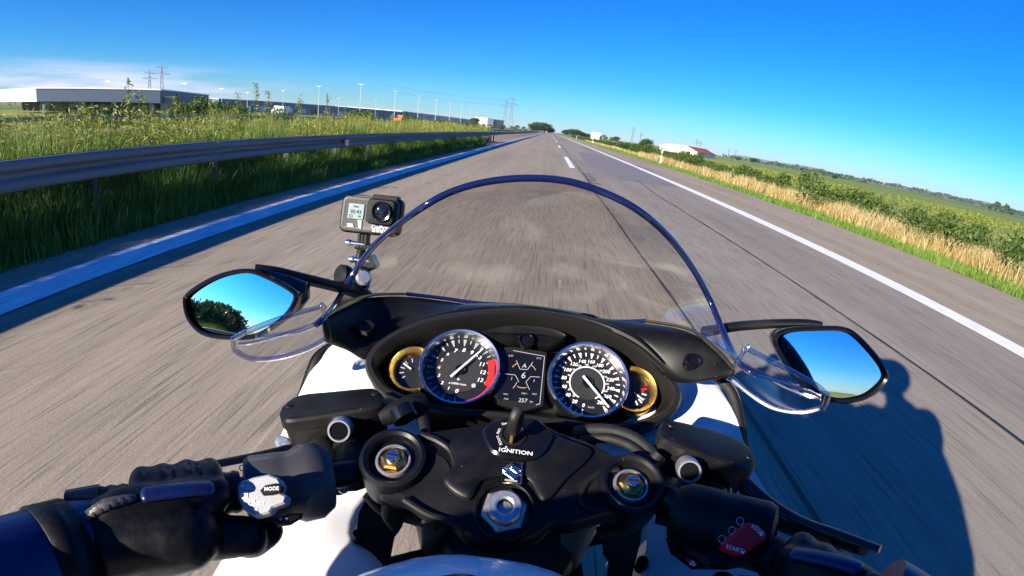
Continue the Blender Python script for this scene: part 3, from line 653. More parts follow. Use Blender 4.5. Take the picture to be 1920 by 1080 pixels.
r, A, B, d, n = hall('low_annex', 'small grey annex adjoining the right end of the open-sided hall', AE(-40.9, 0, 166), AE(-39.6, 0, 166), 2.7, -3, 20, 'clad_grey')
r, A, B, d, n = hall('warehouse', 'long low blue-grey warehouse with pale roof edge behind the white vehicle', AE(-35.4, 0, 340), AE(-16.6, 0, 430), 4.6, -3, 60, 'clad_grey')
for i in range(14):
    c = A+d*(B-A).length*(i+.9)/15-n*.2; g = G(); g.box(V((c.x, c.y, -.2)), (3.6, .3, 3.2), (d, n, V((0, 0, 1)))); build(g, 'dock_door', 'clad_white' if i % 3 else 'dark_recess', r, angle=0)
for i in range(1, 16):
    c = A+d*(B-A).length*i/16-n*.15; g = G(); g.box(V((c.x, c.y, 1)), (.5, .3, 7.7), (d, n, V((0, 0, 1)))); build(g, 'pilaster', 'clad_blue', r, angle=0)
r, A, B, d, n = hall('far_warehouse', 'farther blue-grey warehouse with panel bays behind the lamp posts', AE(-16.5, 0, 430), AE(-7.6, 0, 760), 5.4, -3, 60, 'clad_grey')
for i in range(1, 12):
    c = A+d*(B-A).length*i/12-n*.15; g = G(); g.box(V((c.x, c.y, 1)), (.8, .3, 8.2), (d, n, V((0, 0, 1)))); build(g, 'pilaster', 'clad_white', r, angle=0)
r, A, B, d, n = hall('grey_block', 'small grey building with a white end wall near the first pylon pair', AE(-6.45, 0, 600), AE(-5.25, 0, 610), 8.4, -2, 25, 'clad_grey', False)
c = A-d*4.5+n*12; g = G(); g.box(V((c.x, c.y, 3.4)), (9.0, 25, 10.8), (d, n, V((0, 0, 1)))); build(g, 'end_wall', 'clad_white', r, angle=0)
# barn with red roof and the long white roof behind
def gable(name, label, A, B, depth, zb, ze, zr, wall, roof):
    A = V((A.x, A.y, 0)); B = V((B.x, B.y, 0)); d = (B-A).normalized(); n = V((d.y, -d.x, 0)); n = n if n.dot(A) > 0 else -n
    # ridge runs along d ; gable end at A
    r = empty(name, (A.x, A.y, zb), label, 'building'); g = G(); up = V((0, 0, 1))
    prof = [(0, zb), (depth, zb), (depth, ze), (depth/2, zr), (0, ze)]
    g.ring_loft([[A+n*x+up*z for x, z in prof], [B+n*x+up*z for x, z in prof]], True, True); build(g, 'wall', wall, r, angle=0)
    for x0, x1 in ((-.6, depth/2), (depth+.6, depth/2)):
        sl = (zr-ze)/(depth/2); z0 = ze-.6*sl+.08; g = G()
        g.ring_loft([[P0+n*x0+up*z0, P0+n*x1+up*(zr+.08), P0+n*x1+up*(zr+.33), P0+n*x0+up*(z0+.25)] for P0 in (A-d*.3, B+d*.5)], True, True); build(g, 'roof', roof, r, angle=0)
    return r, A, B, d, n
r, A, B, d, n = gable('barn', 'barn with white gable wall and dark red roof beyond the hedge', AE(16.35, 0, 262), AE(18.2, 0, 285), 12, -2, .9, 3.1, 'clad_white', 'roof_red')
c = A-d*.05+n*5; g = G(); g.box(V((c.x, c.y, -.3)), (.2, 2.2, 2.2), (d, n, V((0, 0, 1)))); build(g, 'barn_door', 'dark_recess', r, angle=0)
gable('greenhouse', 'long low building with pale white roof left of the red barn', AE(12.2, 0, 330), AE(15.6, 0, 300), 14, -2, 2.0, 3.6, 'clad_white', 'clad_white')
gable('far_house', 'tiny white house showing over the shrubs near the vanishing road', AE(4.55, 0, 520), AE(5.5, 0, 520), 10, -2, 3.2, 6.0, 'clad_white', 'clad_white')
# ------------------------------------------------------------------ masts and pylons
def lamp(p, ztop, label):
    z0 = -2.0; r = empty('lamp_post', (p.x, p.y, z0), label, 'lamp post', 'tall lamp posts by the halls')
    g = G(); g.tube([V((0, 0, 0)), V((0, 0, ztop-z0))], [.15, .09], 8); build(g, 'mast', 'lattice_pale', r, local=True)
    g = G(); g.box((0, 0, ztop-z0+.05), (2.4, .5, .16), bev=.03).box((0, 0, ztop-z0-.1), (.35, .35, .3)); build(g, 'lamp_head', 'steel', r, angle=0, local=True)
for k, (az, el, D) in enumerate(((-45.5, 1.85, 200), (-38.6, 1.92, 200), (-35.1, 1.6, 260), (-32.6, 1.35, 300), (-29.05, 1.77, 330), (-25.4, 2.47, 250), (-23.3, 1.35, 360), (-21.05, 3.04, 205), (-19.4, 1.55, 380), (-17.34, 2.64, 235), (-14.78, 2.37, 262), (-12.85, 2.15, 288), (-11.31, 1.96, 316), (-10.06, 1.79, 345), (-9.04, 1.66, 370), (-8.2, 1.5, 400))):
    p = AE(az, el, D); lamp(p, p.z, '%s lamp post counted from the left, slim white mast with flat head' % 'first second third fourth fifth sixth seventh eighth ninth tenth eleventh twelfth thirteenth fourteenth fifteenth sixteenth'.split()[k])
def pylon(az, el, D, label, yaw, arms=2, w=1.0):
    p = AE(az, el, D); z0 = -3; H = p.z-z0; r = empty('pylon', (p.x, p.y, z0), label, 'pylon', 'lattice pylons on the horizon'); r.rotation_euler.z = yaw
    g = G(); lv = [0, .18, .34, .48, .60, .70, .80, .88, 1.0]; wd = [.075, .058, .044, .033, .025, .020, .016, .012, .001]; t = max(.16, D*.00030)*w
    def c(k, i): s = ((-1, -1), (1, -1), (1, 1), (-1, 1))[i]; return V((s[0]*wd[k]*H, s[1]*wd[k]*H, lv[k]*H))
    for i in range(4):
        g.tube([c(k, i) for k in range(9)], t, 4)
        for k in range(7):
            g.tube([c(k, i), c(k+1, (i+1) % 4)], t*.55, 3); g.tube([c(k, (i+1) % 4), c(k+1, i)], t*.55, 3)
    build(g, 'lattice_mast', 'lattice', r, angle=0, local=True)
    tips = []
    for k, (zz, L) in enumerate(((.72, .20), (.86, .13))[:arms]):
        g = G(); h = zz*H; a = L*H
        for s in (-1, 1):
            for q in (-1, 1): g.tube([V((s*a, 0, h)), V((s*.015*H, q*.015*H, h))], t*.8, 4); g.tube([V((s*a, 0, h)), V((s*.015*H, q*.015*H, h+.035*H))], t*.7, 4)
            tips.append(V((p.x+s*a*math.cos(yaw), p.y+s*a*math.sin(yaw), z0+h-.02*H)))
        build(g, 'crossarm', 'lattice', r, angle=0, local=True)
    return tips
pr = {}
for key, az, el, D, lab, yaw in (('A', -41.85, 3.25, 770, 'shorter pylon of the pair rising behind the open-sided hall', .6), ('B', -40.73, 3.91, 640, 'taller pylon of the pair rising behind the open-sided hall', .6),
    ('C', -5.2, 3.17, 790, 'shorter pylon of the pair near the middle, by the small grey building', .1), ('D', -4.53, 3.6, 700, 'taller pylon of the pair near the middle, by the small grey building', .1),
    ('E', 9.1, 1.8, 1400, 'tall pylon over the right verge beside the lone tree', -.2), ('F', 10.0, 1.27, 1900, 'shorter hazy pylon just right of the tall one near the lone tree', -.2),
    ('H', 16.05, 1.40, 1800, 'pylon standing directly above the red-roofed barn', -.2), ('I', 16.45, 1.26, 2000, 'fainter pylon just beside the one above the red-roofed barn', -.2),
    ('J', 19.55, .85, 2900, 'very faint pylon right of the barn over the fields', -.2), ('K', 20.25, .93, 2700, 'faint taller pylon of the two right of the barn', -.2)):
    pr[key] = pylon(az, el, D, lab, yaw)
def cables(name, label, a, b, sag=6):
    r = G()
    for i in range(4):
        p, q = pr[a][i], pr[b][i] if isinstance(b, str) else pr[a][i]+b
        r.tube([p.lerp(q, t)-V((0, 0, 4*sag*t*(1-t))) for t in np.linspace(0, 1, 12)], .09, 3)
    tag(build(r, name, 'lattice', angle=0), label, 'power line')
cables('power_line', 'thin power cables strung between the pylons behind the open-sided hall', 'A', 'B')
cables('power_line', 'thin power cables reaching left over the far warehouse from the middle pylons', 'D', V((-170, -60, 4)), 5)
# ------------------------------------------------------------------ vehicles beside the halls
def truck(p, yaw, body, label, L=5.4):
    r = empty('van', (p.x, p.y, p.z), label, 'van'); r.rotation_euler.z = yaw
    g = G(); ring = lambda y, pr: [V((x, y, z)) for x, z in pr]
    side = [(0, .35), (L, .35), (L, 2.15), (1.5, 2.2), (.85, 1.25), (.05, 1.05)]
    g.ring_loft([ring(-.95, side), ring(.95, side)], True, True); build(g, 'body', body, r, angle=0, local=True)
    g = G(); g.ring_loft([ring(y, [(1.0, 1.28), (1.75, 1.28), (1.75, 1.95), (1.48, 1.95)]) for y in (-.965, .965)], True, True); build(g, 'window', 'glass_dark', r, angle=0, local=True)
    for x in (1.0, L-1.1):
        for y in (-.9, .9):
            g = G(); g.lathe((x, y-.1, .35), (0, 1, 0), [(.0, 0), (.2, .0), (.34, .02), (.34, .2), (.2, .22), (0, .22)], 16); build(g, 'wheel', 'rubber', r, local=True)
    return r
p = AE(-29.9, 0, 130); truck(V((p.x, p.y, -.55)), -.5, 'van_white', 'white van parked in front of the long low warehouse')
p = AE(-17.15, 0, 150); truck(V((p.x, p.y, -.6)), -.4, 'orange_paint', 'small orange vehicle beside the tenth lamp post, half hidden by growth', 3.2)

# ------------------------------------------------------------------ air between the road and the far hills
hm = bpy.data.materials.new('haze'); hm.use_nodes = True; t = hm.node_tree; t.nodes.clear()
o = t.nodes.new('ShaderNodeOutputMaterial'); pv = t.nodes.new('ShaderNodeVolumePrincipled'); pv.inputs['Color'].default_value = (.80, .90, 1, 1); pv.inputs['Density'].default_value = .00010; pv.inputs['Anisotropy'].default_value = 0.0
t.links.new(pv.outputs[0], o.inputs['Volume']); hm.cycles.homogeneous_volume = True; M['haze'] = hm
g = G(); g.box((0, 2500, 28), (15000, 12000, 72)); h = build(g, 'haze', 'haze', angle=0); tag(h, kind='stuff')
# ================================================================== MOTORCYCLE
BIKE = empty('motorcycle', (0, .2, 0), 'white and black sport touring motorcycle seen from the saddle, riding along the road', 'motorcycle')
def part(name, g, m, parent=None, angle=40, solid=0): return build(g, name, m, parent or BIKE, angle, solid)
def pxy(L): return [P(*a) for a in L]
UP = V((0, 0, 1))
# --- white side cowls: rows run front to rear, columns from the inner edge over the crest and down the flank
def cowl(rows, name='side_cowl'):
    q = [cr([V(p) for p in r], 22) for r in rows]; cols = [cr(list(c), 26) for c in zip(*q)]
    g = G(); g.grid(cols); return part(name, g, 'white_paint', solid=.004)
CL = [[(-.12, .67, .90), (-.20, .665, .915), (-.255, .645, .905), (-.282, .635, .87), (-.29, .66, .70), (-.26, .72, .46)],
      [(-.10, .56, .875), (-.20, .57, .900), (-.268, .588, .892), (-.292, .572, .855), (-.312, .57, .70), (-.29, .61, .42)],
      [(-.112, .49, .845), (-.20, .49, .855), (-.270, .50, .838), (-.305, .50, .795), (-.33, .49, .65), (-.31, .5, .40)],
      [(-.157, .442, .80), (-.215, .435, .803), (-.275, .43, .775), (-.316, .43, .722), (-.335, .42, .6), (-.32, .42, .38)],
      [(-.151, .378, .797), (-.21, .37, .795), (-.272, .365, .762), (-.318, .36, .715), (-.335, .36, .58), (-.32, .36, .38)],
      [(-.104, .325, .80), (-.18, .305, .79), (-.262, .30, .755), (-.315, .295, .705), (-.335, .29, .56), (-.32, .29, .36)],
      [(-.13, .12, .80), (-.19, .1, .775), (-.25, .1, .74), (-.30, .1, .68), (-.325, .1, .5), (-.3, .1, .33)],
      [(-.14, -.1, .78), (-.18, -.1, .75), (-.23, -.1, .70), (-.26, -.1, .62), (-.27, -.1, .48), (-.25, -.1, .33)]]
CRR = [[(.12, .67, .905), (.20, .665, .92), (.258, .64, .92), (.283, .63, .892), (.30, .66, .70), (.26, .72, .46)],
      [(.10, .56, .88), (.20, .565, .905), (.268, .566, .908), (.291, .55, .884), (.32, .56, .70), (.29, .61, .42)],
      [(.115, .49, .85), (.20, .49, .875), (.272, .49, .874), (.299, .488, .856), (.335, .49, .65), (.31, .5, .40)],
      [(.168, .452, .80), (.22, .44, .825), (.278, .435, .850), (.310, .432, .850), (.340, .42, .6), (.32, .42, .38)],
      [(.158, .39, .80), (.21, .38, .81), (.285, .375, .838), (.322, .37, .840), (.347, .37, .58), (.32, .37, .38)],
      [(.140, .33, .80), (.20, .31, .80), (.27, .30, .815), (.318, .295, .815), (.345, .29, .56), (.32, .29, .36)],
      [(.13, .12, .80), (.19, .1, .785), (.25, .1, .765), (.30, .1, .72), (.325, .1, .5), (.3, .1, .33)],
      [(.14, -.1, .78), (.18, -.1, .75), (.23, -.1, .70), (.26, -.1, .62), (.27, -.1, .48), (.25, -.1, .33)]]
wl = cowl(CL); wr = cowl(CRR)
for s, pts in ((-1, [(652, 640, .63), (622, 652, .625), (597, 672, .592), (583, 702, .575), (571, 738, .56), (558, 772, .54), (548, 810, .515), (542, 850, .49)]),
               (1, [(1340, 705, .60), (1366, 728, .585), (1379, 757, .57), (1386, 800, .545), (1393, 850, .518), (1407, 900, .488), (1443, 950, .445), (1493, 987, .40), (1550, 1008, .36), (1620, 1030, .32)])):
    g = G(); g.tube(pxy(pts), .0065, 10, smooth=40); part('edge_trim', g, 'rubber')
    g = G(); g.tube([p+V((s*.007, .002, .003)) for p in pxy(pts)], .0018, 6, smooth=40); part('edge_trim', g, 'grey_plastic')
for u, v, z, par, pn in ((672, 1006, .802, wl, V((0, -.1, 1))), (1204, 1056, .806, wr, V((0, -.1, 1)))):
    g = G(); g.lathe(PZ(u, v, z), pn, [(.0, .006), (.0055, .006), (.0065, .003), (.0065, -.01)], 20); part('fastener', g, 'black_plastic', par)
# --- black inner covers round the steering, with the gap that shows the road
def holeplate(name, outer, holes, z, m, th=.012):
    bm = bmesh.new(); loops = []
    for L in [outer]+holes:
        vs = [bm.verts.new(PZ(u, v, z)) for u, v in L]; loops.append([bm.edges.new((vs[i], vs[(i+1) % len(vs)])) for i in range(len(vs))])
    bmesh.ops.triangle_fill(bm, use_beauty=True, edges=[e for l in loops for e in l])
    g = G(); bm.verts.index_update(); g.v = [tuple(v.co) for v in bm.verts]; g.f = [tuple(v.index for v in f.verts) for f in bm.faces]; bm.free()
    return part(name, g, m, angle=0, solid=th)
holeplate('inner_cover', [(600, 855), (690, 850), (800, 845), (905, 890), (905, 1010), (845, 1040), (800, 1095), (720, 1105), (722, 1080), (706, 1062), (682, 1030), (668, 1000), (672, 965), (690, 925), (640, 880)],
          [[(757, 967), (775, 972), (790, 981), (810, 989), (799, 1003), (797, 1018), (790, 1034), (760, 1041), (729, 1050), (733, 1030), (740, 994), (748, 985)]], .735, 'black_matte')
holeplate('inner_cover', [(960, 940), (1010, 890), (1120, 860), (1230, 880), (1215, 960), (1205, 985), (1202, 1010), (1190, 1060), (1180, 1100), (1000, 1100), (960, 1010)],
          [[(1074, 1019), (1105, 1013), (1132, 1008), (1134, 1026), (1143, 1040), (1141, 1062), (1140, 1084), (1096, 1086), (1088, 1050)]], .735, 'black_matte')
g = G(); g.plate([PZ(u, v, .83) for u, v in ((735, 830), (760, 770), (860, 745), (1100, 760), (1190, 800), (1190, 850), (1100, 850), (960, 830), (840, 830))], UP, [(0, -.01), (0, 0)]); part('inner_cover', g, 'black_matte', angle=0)
# main frame spars beside the headstock
g = G(); g.plate([PZ(u, v, .80) for u, v in ((850, 950), (1050, 950), (1085, 1015), (1050, 1075), (860, 1065), (825, 1030))], UP, [(.012, -.12), (0, -.10), (0, -.01), (.008, 0)]); fr = part('frame', g, 'black_cast')
for s in (-1, 1):
    g = G(); g.tube([V((s*.07, .29, .80)), V((s*.13, .2, .78)), V((s*.17, .0, .70)), V((s*.17, -.3, .5))], [.035, .03, .035, .03], 10, smooth=14, flat=1.4); part('frame_spar', g, 'black_cast', fr)
pts = [(812, 992), (806, 1010), (800, 1034), (770, 1044), (730, 1054)]
g = G(); g.tube([PZ(u, v, .742) for u, v in pts], .006, 8, smooth=20); part('cable', g, 'rubber')
# --- fuel tank
rows = []
for y, hw, zt in ((.243, .020, .935), (.236, .066, .958), (.215, .100, .975), (.18, .128, .990), (.12, .155, .998), (.02, .172, 1.0), (-.12, .165, .985), (-.28, .12, .93), (-.40, .06, .85)):
    row = []
    for k in range(25):
        a = math.pi*k/24; c, s = math.cos(a), math.sin(a)
        row.append(V((-hw*math.copysign(abs(c)**.62, c), y, zt-.17+.17*abs(s)**.62)))
    rows.append(row)
cols = [cr(list(c), 40) for c in zip(*rows)]; g = G(); g.grid([list(r) for r in zip(*cols)])
tank = part('fuel_tank', g, 'white_paint')
g = G(); g.lathe((-.012, .165, .990), (0, .16, 1), [(0, .006), (.026, .006), (.030, .003), (.034, -.004)], 36); part('fuel_cap', g, 'black_gloss', tank)
# --- triple clamp, stem nut, fork tops (square to the raked steering axis)
AX = V((0, -.39, .92)).normalized(); T0 = P(945, 960, .33)
def TC(u, v, h=0.0): return PP(u, v, T0+AX*h, AX)
ol = [(682, 872), (688, 845), (706, 822), (735, 811), (770, 812), (795, 806), (860, 797), (910, 792), (1010, 790), (1050, 806), (1110, 826), (1160, 852), (1205, 862), (1232, 886), (1238, 915), (1226, 946), (1190, 966), (1140, 966), (1080, 984), (1035, 985), (1018, 1000), (985, 1016), (940, 1024), (895, 1016), (868, 1000), (850, 982), (800, 965), (760, 938), (712, 922), (690, 900)]
g = G(); g.plate(cr([TC(*p) for p in ol], 110, True), AX, [(.004, -.022), (0, -.018), (0, -.006), (.004, -.001), (.012, .0)], True, True); tcl = part('triple_clamp', g, 'black_cast')
# raised lands; worn ridges coloured grey as highlights along the casting's edges
g = G(); g.plate(cr([TC(*p) for p in ((868, 815), (930, 800), (1000, 800), (1060, 826), (1110, 852), (1060, 905), (1020, 945), (990, 905), (960, 898), (905, 905), (880, 940), (830, 905), (850, 870), (840, 838))], 80, True), AX, [(0, -.001), (.001, .004), (.004, .006)], False, True); part('raised_web', g, 'black_cast', tcl)
for pts, r in ((((790, 815), (820, 826), (846, 846), (856, 880), (858, 900), (848, 905)), .0032), (((1118, 960), (1090, 940), (1100, 905), (1130, 885), (1160, 880)), .0028), (((758, 936), (800, 962), (848, 980), (870, 996)), .003)):
    g = G(); g.tube([TC(*p, .002) for p in pts], r, 8, smooth=24); part('ridge_highlight', g, 'grey_plastic', tcl)
for pts in (((790, 845), (835, 862), (842, 897), (800, 903), (786, 880)), ((1080, 912), (1120, 890), (1128, 935), (1095, 945))):
    g = G(); g.plate(cr([TC(*p, .0012) for p in pts], 30, True), AX, [(0, 0), (.003, -.0004)], False, True); part('cast_pocket', g, 'black_matte', tcl)
# stem recess + nut
c = TC(945, 960)
g = G(); g.lathe(c, AX, [(.0275, -.02), (.0275, .004), (.0255, .006), (.0235, .004), (.0225, -.004), (.0, -.004)], 48); part('stem_boss', g, 'black_cast', tcl)
g = G(); hexo = [c+frame(AX)[0]*math.cos(math.radians(60*k+20))*.0205+frame(AX)[1]*math.sin(math.radians(60*k+20))*.0205 for k in range(6)]
g.plate(hexo, AX, [(0, -.004), (0, .004), (.0025, .0065)], True, True); nut = part('stem_nut', g, 'steel', tcl, angle=25)
g = G(); g.lathe(c, AX, [(.0155, .006), (.0155, .0105), (.0135, .013), (.0085, .013), (.0068, .0115)], 40); part('collar', g, 'steel', nut)
g = G(); g.lathe(c, AX, [(.0069, .0116), (.0066, -.004), (0, -.0042)], 24); part('bore', g, 'black_matte', nut, angle=0)
g = G(); g.lathe(TC(992, 982), AX, [(0, .003), (.006, .003), (.0068, .001), (.0068, -.01)], 20); part('plug', g, 'grey_plastic', tcl)
for u, v in ((738, 865), (1182, 912)):
    c = TC(u, v)
    g = G(); g.lathe(c, AX, [(.031, -.03), (.031, .004), (.0295, .0085), (.0265, .0095), (.0235, .0075), (.0215, .0), (.0205, -.008), (.0, -.008)], 48); fk = part('fork_clamp', g, 'black_cast')
    g = G(); g.lathe(c, AX, [(.0165, -.008), (.0165, .002), (.0155, .0035), (.0138, .0035), (.0132, -.004)], 40); part('fork_tube', g, 'steel', fk)
    g = G(); hexo = [c+frame(AX)[0]*math.cos(math.radians(60*k))*.0118+frame(AX)[1]*math.sin(math.radians(60*k))*.0118 for k in range(6)]
    g.lathe(c, AX, [(.0135, -.006), (.0135, -.001), (.0122, .0005), (.0, .0005)], 36); g.plate(hexo, AX, [(0, 0), (0, .0045), (.002, .006)], True, True); part('fork_cap', g, 'brass', fk, angle=25)
    g = G(); g.lathe(c, AX, [(.0062, .005), (.0062, .010), (.0052, .0115), (0, .0115)], 24); part('adjuster', g, 'chrome', fk)
    g = G(); e = frame(AX)[0]; g.box(c+AX*.0118, (.009, .0016, .0006), frame(AX)); part('adjuster_slot', g, 'black_matte', fk, angle=0)
    g = G(); s = .028 if u < 960 else -.028; g.tube([c+V((s, 0, 0))-AX*.02, c+V((s, 0, 0))-AX*.40], .0165, 20); part('fork_leg', g, 'steel', fk)
    g = G(); g.tube([c+V((s, 0, 0))-AX*.40, c+V((s, 0, 0))-AX*.70], .022, 20); part('fork_slider', g, 'black_cast', fk)
# --- ignition switch with key
I0 = TC(965, 822, .012)
def IG(u, v, h=0.0): return PP(u, v, I0+AX*h, AX)
g = G(); g.plate([IG(*p) for p in ((904, 806), (920, 788), (966, 779), (1010, 785), (1028, 800), (1037, 819), (1021, 846), (1008, 856), (984, 861), (940, 856), (920, 845), (909, 825))], AX, [(.003, -.03), (0, -.012), (0, -.002), (.0022, 0)]); ig = part('ignition_switch', g, 'black_gloss', angle=30)
g = G(); g.lathe(IG(962, 815), AX, [(.0125, 0), (.0125, .0015), (.0105, .002), (.0095, .0008), (0, .0005)], 32); part('key_ring', g, 'black_matte', ig)
EX = V((1, 0, 0)); EYp = AX.cross(EX)
g = G(); g.text('IGNITION', IG(967, 847, .0006), EX, EYp, .0056, wide=1.25, bold=.014); part('lettering', g, 'print_white', ig, angle=0)
for tx, u, v, rot in (('OFF', 947, 795, 8), ('LOCK', 936, 826, -65), ('ON', 935, 808, -105), ('P', 949, 839, 0)):
    g = G(); a = math.radians(rot); ex = EX*math.cos(a)+EYp*math.sin(a); g.text(tx, IG(u, v, .0006), ex, AX.cross(ex), .0036, wide=1.1, bold=.01); part('lettering', g, 'print_white', ig, angle=0)
kb = IG(962, 826, .001); kx = EX*.35+EYp*.94; kd = (AX*1.0+EYp*.10).normalized(); ka = (EX*.9-EYp*.35).normalized(); ka = (ka-kd*ka.dot(kd)).normalized()
g = G(); g.box(kb+kd*.007, (.010, .0028, .014), (kd.cross(ka).normalized(), ka, kd), bev=.0006); key = part('key', g, 'brass', ig)
g = G(); kk = kd.cross(ka).normalized(); g.plate([kb+kd*h+kk*w for w, h in ((-.004, .013), (-.0088, .018), (-.0095, .030), (-.006, .040), (.002, .044), (.008, .038), (.0085, .022), (.004, .013))], ka, [(.001, -.0045), (0, -.003), (0, .003), (.001, .0045)]); part('key_head', g, 'black_plastic', key)
# emblem plate on the clamp
B0 = TC(960, 886, .008)
def BG(u, v, h=0.0): return PP(u, v, B0+AX*h, AX)
g = G(); g.plate([BG(*p) for p in ((942, 868), (980, 870), (977, 906), (940, 904))], AX, [(0, -.008), (0, -.0006), (.0007, 0)]); bd = part('badge', g, 'black_gloss', angle=0)
g = G(); g.tube([BG(*p, .0004) for p in ((979, 868), (977, 907))], .0008, 6).tube([BG(*p, .0004) for p in ((942, 906), (977, 907))], .0006, 6); part('badge_edge', g, 'chrome', bd)
g = G(); o = BG(960, 884, .0004); ex, ey = EX, EYp; s = .0085
def SP(pts): g.plate([o+ex*x*s+ey*y*s for x, y in pts], AX, [(0, 0), (0, .0007), (.0003, .0009)])
SP(((-1.0, .25), (-.2, .95), (.95, .30), (.45, .05), (-.15, .42), (-.45, .18), (.35, -.32), (-.15, -.62), (-1.0, -.05), (-.55, .18)))
SP(((1.0, -.25), (.2, -.95), (-.95, -.30), (-.45, -.05), (.15, -.42), (.45, -.18), (-.30, .28), (.12, .58), (1.0, .05), (.55, -.18)))
part('emblem', g, 'chrome', bd, angle=0)
g = G(); g.box(BG(958, 901, .0003), (.011, .0016, .0005), (EX, EYp, AX)); part('badge_lettering', g, 'print_grey', bd, angle=0)
# ------------------------------------------------------------------ instrument panel
DN = V((0, -.643, .766)).normalized(); DX = V((1, 0, 0)); DY = DN.cross(DX); D0 = P(980, 700, .55)
def DP(u, v, h=0.0): return PP(u, v, D0+DN*h, DN)
outer = [(686, 692), (690, 668), (712, 642), (755, 616), (815, 596), (900, 584), (985, 582), (1065, 594), (1135, 614), (1195, 644), (1238, 682), (1262, 712), (1276, 742), (1266, 774), (1232, 797), (1180, 812), (1110, 812), (1020, 800), (930, 790), (850, 784), (775, 768), (720, 744), (697, 718)]
oo = cr([DP(*p, .004) for p in outer], 120, True)
g = G(); g.plate(oo, DN, [(-.002, -.05), (0, -.012), (.0, .004), (.0035, .0085), (.0085, .0085), (.0125, .003), (.016, -.026), (.022, -.040)], False, True); dash = part('instrument_housing', g, 'grey_plastic')
g = G(); cc = sum(oo, V())/len(oo); g.plate([cc+(p-cc)*.93-DN*.036 for p in oo], DN, [(0, 0), (.002, .0008)], False, True); part('backplate', g, 'black_matte', dash, angle=0)
def disc(c, r, h, n=64): return [c+DN*h+(DX*math.cos(2*math.pi*k/n)+DY*math.sin(2*math.pi*k/n))*r for k in range(n)]
def pol(c, r, a, h=0.0): a = math.radians(a); return c+DN*h+(DX*math.cos(a)+DY*math.sin(a))*r
def tick(g, c, a, r0, r1, w0, w1, h):
    t = -DX*math.sin(math.radians(a))+DY*math.cos(math.radians(a))
    g.poly([pol(c, r0, a, h)-t*w0/2, pol(c, r1, a, h)-t*w1/2, pol(c, r1, a, h)+t*w1/2, pol(c, r0, a, h)+t*w0/2])
def gauge(name, u, v, R, ring='chrome'):
    c = DP(u, v); g = G()
    g.lathe(c, DN, [(R*.97, -.028), (R, -.004), (R, .004), (R*.965, .0078), (R*.915, .0070), (R*.885, .002), (R*.875, -.007), (R*.865, -.010)], 72); o = part(name, g, ring, dash if False else None, angle=35)
    return c, o
R = .0512
def needle(c, a, r0, r1, w0, w1, h, par, m='print_white', hub=True):
    g = G(); t = -DX*math.sin(math.radians(a))+DY*math.cos(math.radians(a))
    q = [pol(c, r0, a, h)-t*w0/2, pol(c, r1, a, h)-t*w1/2, pol(c, r1, a, h)+t*w1/2, pol(c, r0, a, h)+t*w0/2]
    g.plate(q, DN, [(0, -.0006), (0, .0006), (.0004, .001)]); part('needle', g, m, par, angle=0)
    if hub:
        g = G(); g.lathe(c, DN, [(R*.13, h-.004), (R*.13, h-.002), (R*.11, h-.001), (0, h-.001)], 32); part('needle_hub', g, 'black_gloss', par)
# tachometer
c, tach = gauge('tachometer', 862.5, 689, R)
g = G(); g.poly(disc(c, R*.88, -.0100)); part('dial', g, 'dial_dark', tach, angle=0)
g = G(); g.poly([pol(c, R*.56, a, -.0092) for a in range(0, 360, 5)]); part('lit_inner_dial', g, 'dial', tach, angle=0)  # lighter disc paints the sunlit part of a black dial
ta = lambda n: 270-22.3*n
g = G()
for n in range(0, 14): tick(g, c, ta(n), R*.66, R*.84, .0012, .0046, -.0093)
for n in range(0, 13): tick(g, c, ta(n+.5), R*.74, R*.84, .0012, .0016, -.0093)
part('tick_marks', g, 'print_grey', tach, angle=0)
g = G()
for n in range(0, 14): g.text(str(n), pol(c, R*.545, ta(n), -.0088), DX, DY, .0072 if n in (0, 7, 8, 9, 10, 11, 12, 13) else .0058, shear=.2, wide=1.15, bold=.012)
g.text('x1000r/min', pol(c, R*.36, 268, -.0088), DX, DY, .0040, shear=.2, wide=1.2); part('numerals', g, 'print_white', tach, angle=0)
g = G()
for a0, a1, r0, r1 in ((28, -24, .69, .86), (-24, -72, .80, .835)):
    g.grid([[pol(c, R*r0, a, -.0086), pol(c, R*r1, a, -.0086)] for a in np.linspace(a0, a1, 24)])
part('red_zone', g, 'print_red', tach, angle=0)
g = G(); g.poly([pol(pol(c, R*.52, -42), R*.055, a, -.0088) for a in range(0, 360, 15)]); g.poly([pol(pol(c, R*.24, 268), R*.035, a, -.0088) for a in range(0, 360, 20)]); part('warning_lamp', g, 'print_grey', tach, angle=0)
needle(c, 52, -R*.30, R*.78, .0030, .0016, -.0035, tach)
# speedometer
c, spd = gauge('speedometer', 1103, 713.5, R)
g = G(); g.poly(disc(c, R*.88, -.0100)); part('dial', g, 'dial_dark', spd, angle=0)
g = G(); g.poly([pol(c, R*.42, a, -.0092) for a in range(0, 360, 5)]); part('lit_inner_dial', g, 'dial', spd, angle=0)
va = lambda v: 264-1.128*v
g = G(); g.grid([[pol(c, R*.415, a, -.0088), pol(c, R*.445, a, -.0088)] for a in np.linspace(245, -60, 64)])
for v in range(0, 281, 10): tick(g, c, va(v), R*(.72 if v % 20 else .68), R*.82, .0011, .0018 if v % 20 else .0042, -.0093)
part('tick_marks', g, 'print_white', spd, angle=0)
g = G()
for v in range(0, 281, 20): g.text(str(v), pol(c, R*.585, va(v), -.0088), DX, DY, .0066, shear=.2, wide=1.0, bold=.015)
for v in range(30, 271, 20): g.text(str(v), pol(c, R*.485, va(v), -.0086), DX, DY, .0034, shear=.2, bold=.01)
part('numerals', g, 'print_white', spd, angle=0)
g = G(); g.text('km/h', pol(c, R*.62, -78, -.0088), DX, DY, .0040, shear=.2); part('unit_lettering', g, 'lcd_print', spd, angle=0)
